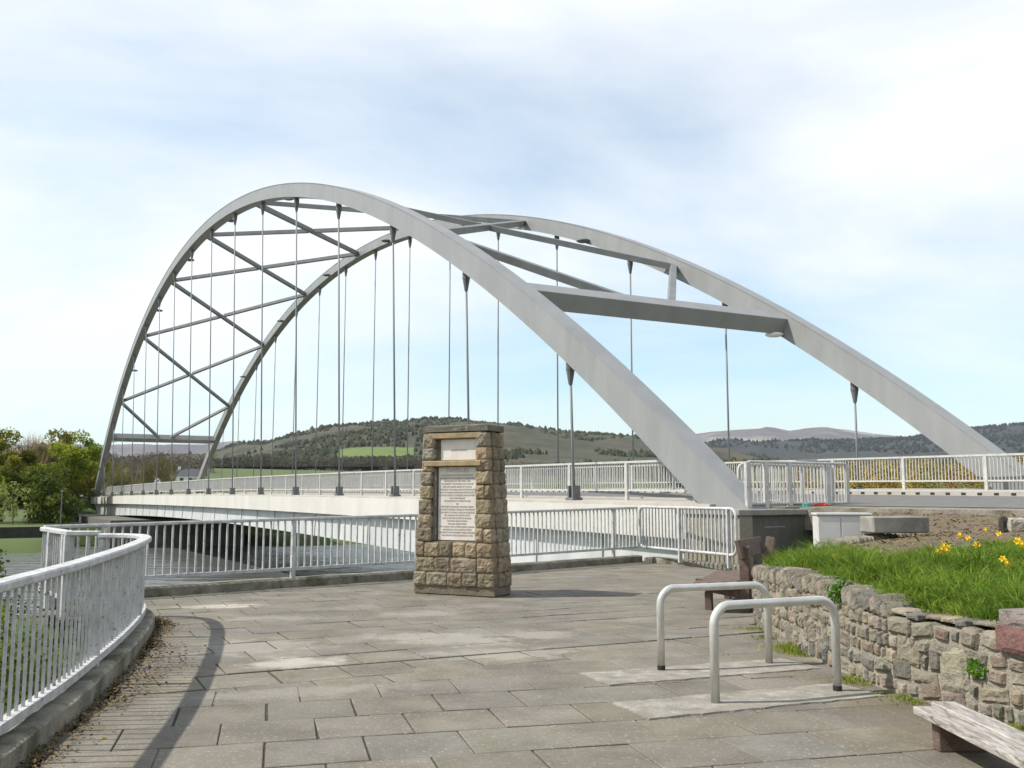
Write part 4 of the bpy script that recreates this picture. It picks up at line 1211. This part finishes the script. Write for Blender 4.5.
# weeds along the wall foot, in joints, on the verge
wm = MB()
def weeds(rr):
    d = rr.uniform(d_end - 1.2, WT * .62); p, t = wat(d); x = Vector((t.y, -t.x, 0))
    f = fbm(d * 1.4, 2.0, 6.0, 3)
    if f < .02: return None
    q = p - x * abs(rr.gauss(0, .12)); return q.x, q.y, 0.0, .5 + f
blades(wm, 5200, weeds, .085, .010, [(1, 1, 1), (1.4, 1.25, 1), (1.9, 1.4, 1.6)], random.Random(31), lean=1.2)
tag(wm.build('wall_foot_weeds', M_grassb), 'yellow green weeds growing along the foot of the stone wall', 'weeds', kind='stuff')
vm = MB()
def vgr(rr):
    x = rr.uniform(4.5, 12); y = rr.uniform(6, 17.6)
    if not side_of(soil_poly, x, y): return None
    f = fbm(x * .8, y * .8, 12.0, 3)
    if f < .1: return None
    return x, y, soil_z_fast(x, y), .5
blades(vm, 9000, vgr, .07, .010, [(1.2, 1.0, 1), (2.0, 1.4, 2.0), (.8, .8, .8)], random.Random(41), lean=1.6)
tag(vm.build('mulch_weeds', M_grassb), 'sparse dry weeds scattered over the brown soil bank', 'weeds', kind='stuff')

mc = MB(); rr = random.Random(52)
for _ in range(9000):
    x = rr.uniform(4.5, 13); y = rr.uniform(5, 20)
    if not side_of(soil_poly, x, y): continue
    z = soil_z_fast(x, y) + rr.uniform(0, .02); a = rr.uniform(0, 6.28); L = rr.uniform(.015, .07)
    u = Vector((math.cos(a), math.sin(a), rr.uniform(-.3, .6))) * L; v = Vector((-math.sin(a), math.cos(a), rr.uniform(-.4, .4))) * rr.uniform(.004, .014); p = Vector((x, y, z))
    mc.add([p - u - v, p + u - v, p + u + v, p - u + v], [(0, 1, 2, 3)], jit(rr.choice([(1, 1, 1), (2.2, 1.9, 1.5), (.5, .5, .5), (1.5, 1.3, 1)]), .3, rr))
tag(mc.build('bark_mulch', M_litter), 'brown bark mulch and dead stems scattered on the soil bank', 'mulch', kind='stuff')
# ivy clump in the coping gap, plant in the wall face
def leaf_clump(mb, c, rad, n, size, cols, rr, flat=1.0):
    c = Vector(c)
    for _ in range(n):
        v = Vector((rr.gauss(0, 1), rr.gauss(0, 1), rr.gauss(0, 1))); v.normalize(); v *= rr.random() ** .45
        p = c + Vector((v.x * rad[0], v.y * rad[1], v.z * rad[2]))
        a = Vector((rr.gauss(0, 1), rr.gauss(0, 1), rr.gauss(0, 1) * flat)).normalized(); b = a.orthogonal().normalized()
        q = rr.uniform(0, 6.28); b = b * math.cos(q) + a.cross(b) * math.sin(q); cc = a.cross(b)
        s_ = size * rr.uniform(.6, 1.3)
        mb.add([p - b * s_ * .5, p + cc * s_ * .28, p + b * s_ * .5, p - cc * s_ * .28], [(0, 1, 2, 3)], jit(rr.choice(cols), .3, rr))
im = MB(); leaf_clump(im, (3.03, 8.92, .68), (.16, .14, .14), 420, .05, [(0.7, 1.3, .8), (.5, 1.0, .7)], random.Random(3))
tag(im.build('ivy_clump', M_leaf), 'dark green ivy clump hanging through the gap in the coping', 'plant')
im = MB(); leaf_clump(im, (3.36, 7.12, .34), (.07, .10, .08), 160, .045, [(0.8, 1.6, .8), (1.0, 1.7, .9)], random.Random(4))
tag(im.build('wall_plant', M_leaf), 'small leafy plant sprouting from the wall face above the white bench', 'plant')

# daffodils
def daffodil(loc, rz, tilt, sc, hh, clone_of=None):
    if clone_of is None:
        t = thing('daffodil', 'yellow daffodil flowering among the planter grass on the right', 'flower', (0, 0, 0), 0, 'daffodils in the planter grass')
        mb = MB(); mb.tube([(0, 0, -.30), (0.01, 0, -.1), (0, 0, 0)], .004, 6); mb.build('stem', M_stem, t)
        mb = MB()
        for k in range(6):
            a = k * math.pi / 3; u = Vector((math.cos(a), 0, math.sin(a))); w_ = Vector((-math.sin(a), 0, math.cos(a)))
            mb.add([Vector((0, -.01, .0)), u * .025 + w_ * .016 + Vector((0, -.012, 0)), u * .052 + Vector((0, -.005, 0)), u * .025 - w_ * .016 + Vector((0, -.012, 0))], [(0, 1, 2, 3)])
        mb.build('petals', M_petal, t)
        mb = MB(); rings = [[Vector((math.cos(q * math.pi / 5) * rr_, yy, math.sin(q * math.pi / 5) * rr_)) for q in range(10)] for yy, rr_ in ((-.012, .013), (-.035, .017), (-.045, .024))]
        mb.sweep(rings, caps=False); mb.build('trumpet', M_trump, t)
    else: t = clone(clone_of)
    t.location = loc; t.rotation_euler = (tilt, 0, rz); t.scale = (sc, sc, sc)
    return t
r = random.Random(77); d0 = None
spots = [(941, 549.5), (946, 551), (938, 551.5), (944, 546), (949, 547.5), (959, 535), (968, 538), (985, 530), (999, 534), (976, 545), (1018, 541), (1021, 544), (1003, 559), (1006, 563), (835, 557)]
for i, (px, py) in enumerate(spots):
    # find the point over the soil: march along the sight line
    a_ = (px - 512) / 960; th = .1152
    dv = Vector((px - 512, 960 * math.cos(th) + (384 - py) * -math.sin(th), 960 * math.sin(th) + (384 - py) * math.cos(th)))
    dv.normalize(); pt = Vector((0, 0, EYE)); u = 4.0
    while u < 20:
        q = pt + dv * u
        if q.z - soil_z_fast(q.x, q.y) < .22: break
        u += .05
    o = daffodil(q, R(r.uniform(-50, 50)) , R(r.uniform(-25, 10)), r.uniform(.72, 1.05), .3, d0)
    if d0 is None: d0 = o

# leaf litter along the left kerb
lm = MB(); rr = random.Random(13)
for _ in range(3200):
    d = rr.random() ** .8; i = d * (len(curve) - 12) ; a = int(i); p = curve[a].lerp(curve[a + 1], i - a); t = (curve[a + 1] - curve[a]).normalized(); x = Vector((t.y, -t.x, 0))
    f = .5 + fbm(p.y * .9, 3.0, 1.0, 3)
    wd = .10 + .30 * math.exp(-((p.y - 8.8) / 1.3) ** 2) + .1 * f
    q = p + x * abs(rr.gauss(0, wd * .6)) ; s_ = rr.uniform(.008, .024)
    n_ = Vector((rr.gauss(0, .5), rr.gauss(0, .5), 1)).normalized(); b = n_.orthogonal().normalized(); an = rr.random() * 6; b = b * math.cos(an) + n_.cross(b) * math.sin(an); c_ = n_.cross(b)
    q.z = rr.uniform(.004, .03)
    lm.add([q - b * s_, q + c_ * s_ * .5, q + b * s_, q - c_ * s_ * .5], [(0, 1, 2, 3)], jit(rr.choice([(1, 1, 1), (1.7, 1.6, 1.2), (.6, .6, .6), (.6, .9, .4), (2.0, 1.7, .8)]), .3, rr))
tag(lm.build('leaf_litter', M_litter), 'brown dead leaves and moss gathered along the left kerb', 'leaf litter', kind='stuff')

# ------------------------------------------------------------------ benches
bw = thing('low_bench', 'flaking white two plank bench by the wall at bottom right', 'bench', (2.7, 5.6, 0))
BO = Vector((-2.7, -5.6, 0))
for (x0, x1, w_, y1) in ((2.655, 2.72, .165, 6.36), (2.83, 2.90, .155, 6.50)):
    mb = MB(); rings = []
    for i in range(11):
        y = y1 - (y1 - 3.9) * i / 10; x = x0 + (x1 - x0) * i / 10; j = rnd.uniform(-.004, .004)
        z0 = .185
        rings.append([Vector((x - w_ / 2 + j, y, z0)) + BO, Vector((x + w_ / 2 + j, y, z0)) + BO, Vector((x + w_ / 2 + j, y, z0 + .05)) + BO, Vector((x - w_ / 2 + j, y, z0 + .05)) + BO])
    mb.sweep(rings); mb.build('plank', M_wood_w, bw, bevel=.006)
for y in (6.2, 4.6):
    mb = MB(); mb.box(Vector((2.79, y, .092)) + BO, (.15, 0, 0), (0, .05, 0), (0, 0, .0915)); mb.build('support', M_wood_b, bw, bevel=.008)
tb = thing('timber_bench', 'broken brown timber bench with a tilted back plank behind the wall end', 'bench', (3.14, 13.3, 0), math.atan2(.37, .93) * -1)
def tbx(nm, c, ax, ay, az, rot=None, lab=None):
    mb = MB(); mb.box((0, 0, 0), (ax, 0, 0), (0, ay, 0), (0, 0, az)); o = mb.build(nm, M_wood_b, tb, bevel=.008); o.location = c
    if rot: o.rotation_euler = rot
    return o
# local y along the bench, local -x towards the seat front
tbx('upright', (.03, .08, .44), .065, .11, .44)
tbx('upright', (.12, 1.75, .50), .065, .10, .44, (R(-12), R(8), 0))
tbx('back_plank', (.0, .85, .83), .03, 1.1, .13, (R(-1), R(-12), 0))
for i in range(3):
    tbx('seat_plank', (-.12 - i * .21, .8 , .40 - .012 * i), .098, 1.05 + .04 * i, .028, (0, R(4), R(1.5 * (i - 1))))
tbx('seat_rail', (-.30, .05, .30), .36, .04, .075, (0, R(10), 0))
tbx('seat_rail', (-.30, 1.7, .31), .36, .04, .065)
tbx('leg', (-.48, .1, .12), .05, .05, .13); tbx('leg', (-.48, 1.7, .15), .05, .05, .15)

# ------------------------------------------------------------------ cabinet, steps, kerb stones, scraps
cb = thing('utility_cabinet', 'pale grey two door utility cabinet behind the planter', 'cabinet', (5.55, 16.35, 0), R(-6))
mb = MB(); mb.box((0, 0, .63), (.43, 0, 0), (0, .20, 0), (0, 0, .62)); mb.build('body', M_cabinet, cb, bevel=.01)
for x0, x1 in ((-.42, -.06), (-.045, .28)):
    mb = MB(); mb.box(((x0 + x1) / 2, -.21, .63), ((x1 - x0) / 2, 0, 0), (0, .012, 0), (0, 0, .575)); dr = mb.build('door', M_cabinet, cb, bevel=.006)
    mb = MB(); mb.box((x1 - .04, -.228, .75), (.012, 0, 0), (0, .01, 0), (0, 0, .05)); mb.build('handle', M_socket, dr)
mb = MB(); mb.box((0, -.01, 1.265), (.45, 0, 0), (0, .23, 0), (0, 0, .018)); mb.build('lid', M_cabinet, cb, bevel=.006)
stp_ = thing('concrete_steps', 'dark concrete steps between the abutment wall and the cabinet', 'steps', (5.0, 18.2, 0))
for i in range(4):
    q = Vector((6.25, 19.6, 0)) + N * (.34 * i)
    mb = MB(); mb.box(q - Vector((5.0, 18.2, 0)) + Vector((0, 0, (.13 * (i + 1)) / 2)), N * .168, D * .5, (0, 0, .13 * (i + 1) / 2)); mb.build('step', M_darkconc, stp_)
for (x, y, L, lab, az_) in ((6.15, 15.6, .48, 'large precast concrete kerb stone lying on the soil beside the cabinet', 8),):
    zz = soil_z(x, y) + (.12 if x < 7 else -.14)
    mb = MB(); mb.box((0, 0, .1), (L, 0, 0), (0, .22, 0), (0, 0, .13)); o = mb.build('kerb_stone', M_conc, bevel=.02); o.location = (x, y, zz); o.rotation_euler = (0, 0, R(az_)); tag(o, lab, 'kerb stone')
r = random.Random(6)
for (x, y, a_, b_, c_, lab, col) in ((7.55, 14.9, .06, .05, .14, 'dark upright splinter of stone beside the pale boulder', (.07, .06, .05)), (7.75, 14.9, .16, .14, .11, 'pale boulder on the soil bank by the road', (.42, .38, .32)), (8.05, 15.0, .07, .06, .06, 'small dark stone right of the pale boulder', (.10, .09, .08))):
    mb = MB(); rough_block(mb, (0, 0, 0), (a_, 0, 0), (0, b_, 0), (0, 0, c_), col, r, bulge=.03, cuts=4, edge=.5); o = mb.build('rubble_stone', M_stone); o.location = (x, y, soil_z(x, y) + c_ * .7); tag(o, lab, 'stone')
for p_, m_, lab, sx in ((Ac + N * 2.45 + D * .25, M_red, 'red plastic scrap lying on the abutment coping', .14), (Ac + N * 2.0 + D * .3, M_teal, 'small teal plastic scrap on the abutment coping', .07)):
    mb = MB(); rough_block(mb, (0, 0, 0), (sx, 0, 0), (0, .08, 0), (0, 0, .06), (1, 1, 1), r, bulge=.03, cuts=3, edge=.6); o = mb.build('plastic_scrap', m_); o.location = (p_.x, p_.y, z_t + .06); tag(o, lab, 'litter')

# ------------------------------------------------------------------ trees and shrubs
def tree(name, label, loc, h, wid, nleaf, size, cols, seed, trunk_r=.18, crown_lo=.12, group=None, twiggy=False, nb=9):
    rr = random.Random(seed)
    t = thing(name, label, 'tree', loc, rr.uniform(0, 6), group)
    mb = MB()
    tips = []
    top = Vector((rr.uniform(-.4, .4), rr.uniform(-.4, .4), h * .78))
    mb.tube([(0, 0, -.3), Vector((top.x * .3, top.y * .3, h * .3)), Vector((top.x * .7, top.y * .7, h * .55)), top], [trunk_r, trunk_r * .8, trunk_r * .5, trunk_r * .15], 8)
    for i in range(nb):
        a = rr.uniform(0, 6.28); z0 = h * rr.uniform(.15, .6); L = wid * rr.uniform(.55, 1.0) * (1 - .45 * max(0, z0 / h - .3))
        p0 = Vector((top.x * z0 / h, top.y * z0 / h, z0)); p2 = p0 + Vector((math.cos(a) * L, math.sin(a) * L, h * rr.uniform(.12, .36)))
        p1 = p0.lerp(p2, .5) + Vector((0, 0, -.03 * h))
        mb.tube([p0, p1, p2], [trunk_r * .4, trunk_r * .25, trunk_r * .08], 6); tips.append((p1, p2))
    mb.build('trunk', M_bark, t)
    cr_ = MB()
    clumps = []
    for p1, p2 in tips:
        for _ in range(3):
            q = p1.lerp(p2, rr.uniform(.2, 1.1)) + Vector((rr.gauss(0, .3), rr.gauss(0, .3), rr.gauss(0, .4)))
            clumps.append(q)
    for _ in range(nb):
        a = rr.uniform(0, 6.28); z0 = rr.uniform(crown_lo, .95); w_ = wid * math.sqrt(max(.05, 1 - ((z0 - .42) / .58) ** 2)) * rr.uniform(.3, .92)
        clumps.append(Vector((math.cos(a) * w_, math.sin(a) * w_, h * z0)))
    clumps.append(top + Vector((0, 0, h * .12)))
    for q in clumps:
        cc = jit(rr.choice(cols), .18, rr); rad = wid * rr.uniform(.16, .34)
        if twiggy:
            for _ in range(int(nleaf / len(clumps))):
                v = Vector((rr.gauss(0, 1), rr.gauss(0, 1), rr.gauss(0, 1))).normalized() * rad * rr.random() ** .4
                d = (v.normalized() * .7 + Vector((0, 0, .9))).normalized() * size * rr.uniform(2, 6); s_ = d.orthogonal().normalized() * size * .13
                p = q + v
                cr_.add([p - s_, p + s_, p + d], [(0, 1, 2)], jit(cc, .3, rr))
        else:
            leaf_clump(cr_, q, (rad, rad, rad * .8), int(nleaf / len(clumps)), size, [cc], rr)
    cr_.build('crown', M_twig if twiggy else M_leaf, t)
    return t
GR = [(1.4, 1.35, .9), (1.1, 1.25, .9), (1.7, 1.5, 1.0)]
OL = [(1.6, 1.35, .9), (1.45, 1.3, .8), (1.3, 1.05, .7)]
LT = [(1.7, 1.8, 1.0), (1.4, 1.6, 1.0), (2.0, 1.95, 1.1)]
DK = [(.85, .95, .8), (.65, .8, .7), (1.0, 1.05, .9)]
def at(px, Y, z=None):
    x = (px - 512) / 960 * Y
    return (x, Y, ground_z(x, Y) if z is None else z)
tree('leafy_tree', 'tallest olive yellow tree at the left edge across the river', at(6, 104), 10.2, 4.4, 9000, .40, OL, 1)
tree('leafy_tree', 'bright green spreading tree left of the far arch foot', at(60, 104), 8.6, 3.7, 9000, .38, LT, 2, crown_lo=.05)
tree('leafy_tree', 'mid green rounded tree touching the far end of the bridge', at(80, 127), 9.2, 3.6, 7000, .38, LT, 3, crown_lo=.05)
tree('leafy_tree', 'dark green low tree in front of the olive tree', at(34, 99), 5.6, 3.8, 8000, .34, DK, 4, crown_lo=.04)
tree('leafy_tree', 'yellow green bush at the extreme left of the far bank', at(-8, 98), 5.0, 3.0, 2600, .36, LT, 5, crown_lo=.04)
tree('leafy_tree', 'broad low olive bush in the gap left of the bridge end', at(76, 118), 5.4, 3.6, 5200, .36, OL, 33, crown_lo=.02)
tree('leafy_tree', 'yellow green low tree between the sapling and the lamp post', at(42, 108), 6.4, 3.6, 5600, .36, LT, 34, crown_lo=.02)
tree('leafy_tree', 'slim green tree beside the far arch foot', at(93, 124), 7.0, 2.6, 5000, .36, GR, 31, crown_lo=.05)
tree('bare_tree', 'brown bare tree rising between the two leafy trees', at(38, 112), 9.4, 3.4, 4200, .30, [(1.1, 1.0, .8), (1.3, 1.2, .9)], 6, twiggy=True)
tree('sapling', 'pale grey leaved sapling on the far left lawn', at(18, 94), 4.2, 1.6, 1300, .22, [(2.2, 2.2, 4.0)], 7, trunk_r=.06)
tree('leafy_tree', 'olive tree standing behind the bare brown tree', at(52, 122), 10.2, 4.2, 7000, .40, OL, 8)
tree('leafy_tree', 'small dark bush at the foot of the bright green tree', at(62, 98), 3.6, 3.0, 2600, .34, DK, 9, crown_lo=.04)
for i, (px, Y, h, w_, lab) in enumerate(((118, 150, 6.4, 3.6, 'bare brown tree just right of the far left arch foot'), (140, 165, 7.4, 3.8, 'tallest bare tree under the far portal beam'), (164, 158, 6.8, 3.8, 'bare brown tree behind the round road sign'), (203, 190, 3.4, 2.4, 'low bare tree beside the white house'), (106, 185, 8.0, 4.0, 'bare tree half hidden by the near arch foot'), (152, 205, 9.2, 4.6, 'broad bare tree farthest back behind the sign'))):
    tree('bare_tree', lab, at(px, Y), h * .85, w_ * .9, 2100, .26, [(1.0, .95, .9), (1.25, 1.15, .9), (.8, .8, .7)] if i % 2 else [(1.1, 1.25, .7), (1.0, 1.2, .6)], 20 + i, twiggy=True, trunk_r=.14)
# mid distance woodland belt that reads as one mass
def belt(name, label, items, m, seed):
    mb = MB(); rr = random.Random(seed)
    for (px0, px1, Y0, Y1, n, h0, h1, cols) in items:
        for _ in range(n):
            px = rr.uniform(px0, px1); Y = rr.uniform(Y0, Y1); x = (px - 512) / 960 * Y; z = ground_z(x, Y); h = rr.uniform(h0, h1)
            c = jit(rr.choice(cols), .25, rr)
            for q in range(4):
                leaf_clump(mb, (x + rr.gauss(0, h * .2), Y + rr.gauss(0, h * .2), z + h * (.08 + .24 * q)), (h * .36, h * .36, h * .3), 70, h * .09, [c], rr)
    return tag(mb.build(name, m), label, 'woodland', kind='stuff')
M_belt = mat('belt_foliage', (1, 1, 1), (.8, .8, .8), scale=.1, rough=1, attr=True)
belt('woodland_belt', 'grey brown belt of bare woodland behind the green field', [
    (205, 425, 560, 640, 190, 5, 9, [(.085, .072, .05), (.10, .082, .06), (.065, .062, .04), (.075, .085, .03)]),
    (500, 720, 520, 640, 130, 4, 8, [(.075, .066, .045), (.06, .07, .03), (.09, .075, .05)]),
    (95, 215, 420, 500, 70, 5, 9, [(.14, .115, .085), (.16, .125, .09)]),
    (-60, 110, 300, 420, 60, 8, 12, [(.13, .11, .08), (.12, .13, .045)]),
    (640, 1100, 700, 900, 190, 5, 9, [(.04, .045, .03), (.06, .055, .035), (.035, .045, .025)])], M_belt, 3)
belt('marsh_gorse', 'yellow and russet gorse and reeds on the marsh beyond the far railing', [
    (690, 1110, 62, 100, 420, 1.0, 1.9, [(.42, .29, .035), (.34, .24, .05), (.22, .11, .04), (.28, .24, .09), (.20, .19, .05)]),
    (690, 1110, 130, 260, 300, 2.0, 3.2, [(.20, .22, .05), (.26, .24, .09), (.13, .15, .05)])], M_belt, 5)
# riverside shrubs below the curved railing
r = random.Random(9)
shr = [(-5.9, 6.9, 'bramble bush set back from the curved railing, second from the camera'), (-6.9, 8.9, 'wide bramble bush farther down the bank behind the curved railing'), (-7.0, 11.0, 'bright bramble bush beside the front corner of the side railing'), (-8.0, 12.4, 'leafy bramble bush just outside the corner of the side railing'), (-4.75, 6.3, 'leafy bramble bush behind the nearest stretch of curved railing'), (-5.5, 8.2, 'bramble bush behind the middle of the curved railing'), (-6.3, 10.2, 'green bramble bush beside the alcove railing'), (-8.6, 11.8, 'sprawling bramble bush on the bank left of the alcove'), (-4.4, 4.7, 'low bramble bush at the bottom left corner'), (-9.8, 15.0, 'dark bramble bush on the river bank at the far left')]
for i, (x, y, lab) in enumerate(shr):
    t = thing('bramble_bush', lab, 'bush', (x, y, max(-.28, ground_z(x, y)) if y < 13 else -.9)); t.scale = (1.3, 1.3, 1.2)
    rr = random.Random(60 + i); mb = MB(); sm_ = MB()
    for _ in range(18):
        a = rr.uniform(0, 6.28); d_ = rr.uniform(.1, .75); hh = rr.uniform(.3, .95)
        q = Vector((math.cos(a) * d_, math.sin(a) * d_, hh))
        sm_.tube([(0, 0, -.1), q * .5 + Vector((0, 0, .2)), q], [.012, .009, .005], 5)
        leaf_clump(mb, q, (.30, .30, .20), 300, .046, [jit(rr.choice([(1.4, 1.7, 1.0), (1.0, 1.3, .9), (.55, .7, .6), (.9, .8, .7)]), .2, rr)], rr)
    sm_.build('stems', M_bark, t); mb.build('foliage', M_leaf, t)
sb = MB(); rr = random.Random(91)
cy_ = [q[1] for q in cpath]; cx_ = [q[0] for q in cpath]
for _ in range(620):
    x = rr.uniform(-13, -3.2); y = rr.uniform(3.5, 20)
    lim = float(np.interp(y, cy_, cx_)) - .62 if y < 12.4 else (-6.5 if y < 14.6 else -7.6)
    if x > lim: continue
    if y > 15.5 and x > -10.5: continue
    z = max(ground_z(x, y), -1.3 if y < 14 else -2.6) + rr.uniform(.05, .55)
    if 8.5 < y < 13.2 and x < -5.7: z = rr.uniform(-.4, .72)
    leaf_clump(sb, (x, y, z), (.46, .46, .30), 130, .05, [jit(rr.choice([(.5, .62, .6), (.7, .85, .7), (1.15, 1.35, .8), (.45, .45, .4), (.65, .58, .5)]), .25, rr)], rr)
tag(sb.build('bank_scrub', M_leaf), 'dark tangled scrub covering the near river bank at the left', 'scrub', kind='stuff')
# far bank river wall and lawn
rw = thing('river_wall', 'low dark stone wall along the far river bank', 'wall', tuple(BT(72, -30, -2)))
RO = -BT(72, -30, -2)
mb = MB(); q_ = O + D * 72.0 - N * 40; mb.box(Vector((q_.x, q_.y, -1.72)) + RO, N * 34, D * .3, (0, 0, .52)); mb.build('masonry', mat('dark_river_stone', (.05, .047, .04), (.03, .03, .026), scale=1.2, rough=.95, bump=.8, bscale=6), rw)
# thin post on the far lawn
lp = thing('lawn_post', 'thin dark post standing on the far left lawn', 'post', at(65, 90))
mb = MB(); mb.tube([(0, 0, 0), (0, 0, 3.0)], [.06, .05], 8); mb.build('pole', M_socket, lp)
mb = MB(); mb.tube([(0, 0, 3.0), (0, 0, 3.12), (0, 0, 3.3)], [.05, .14, .06], 8); mb.build('lamp_head', M_socket, lp)

# ------------------------------------------------------------------ house far behind
hs = thing('white_house', 'white cottage with dark slate roof beyond the far end of the bridge', 'house', at(193, 300), R(12))
hz = 0
mb = MB(); mb.box((0, 0, 1.3), (4.2, 0, 0), (0, 2.6, 0), (0, 0, 1.6)); mb.build('wall', M_render, hs)
mb = MB(); mb.add([(-4.5, -3, 2.9), (4.5, -3, 2.9), (4.5, 3, 2.9), (-4.5, 3, 2.9), (-4.5, 0, 5.0), (4.5, 0, 5.0)], [(0, 1, 5, 4), (2, 3, 4, 5), (0, 4, 3), (1, 2, 5), (0, 3, 2, 1)]); rf = mb.build('roof', M_roof, hs)
for x in (-3.7, 3.7):
    mb = MB(); mb.box((x, 0, 5.2), (.4, 0, 0), (0, .4, 0), (0, 0, .6)); mb.build('chimney', M_render, rf)
for x in (-2.6, 0, 2.6):
    mb = MB(); mb.box((x, -2.62, 1.7), (.55, 0, 0), (0, .04, 0), (0, 0, .55)); mb.build('window', M_glass, hs)
# pylon
py = thing('pylon', 'faint lattice electricity pylon in front of the dark hill', 'pylon', at(937, 900))
mb = MB(); H = 42
for sx, sy in ((-1, -1), (1, -1), (1, 1), (-1, 1)):
    mb.tube([(sx * 3, sy * 3, 0), (sx * 1.0, sy * 1.0, H * .6), (sx * .4, sy * .4, H)], .14, 4)
for i in range(9):
    z0 = H * i / 9; z1 = H * (i + 1) / 9
    f = lambda z: 3 - 2 * min(1, z / (H * .6)) - .6 * max(0, (z - H * .6) / (H * .4))
    for sy in (-1, 1):
        mb.tube([(-f(z0), sy * f(z0), z0), (f(z1), sy * f(z1), z1)], .09, 4); mb.tube([(f(z0), sy * f(z0), z0), (-f(z1), sy * f(z1), z1)], .09, 4)
mb.build('lattice', M_socket, py)
for z in (H * .66, H * .8, H * .93):
    mb = MB(); mb.tube([(-5, 0, z), (5, 0, z)], .16, 4); mb.build('cross_arm', M_socket, py)

# ------------------------------------------------------------------ air between the camera and the hills
hm = bpy.data.materials.new('haze_air'); hm.use_nodes = True
hn, hl = hm.node_tree.nodes, hm.node_tree.links
hn.remove(hn['Principled BSDF'])
pvn = hn.new('ShaderNodeVolumePrincipled')
pvn.inputs['Color'].default_value = (0.80, 0.88, 1.0, 1)
pvn.inputs['Density'].default_value = 0.000045
hl.new(pvn.outputs[0], hn['Material Output'].inputs['Volume'])
mb = MB(); mb.box((0, 4000, 255), (9700, 0, 0), (0, 6800, 0), (0, 0, 263)); hzo = mb.build('haze', hm); tag(hzo, 'thin pale blue haze over the far hills', kind='stuff')
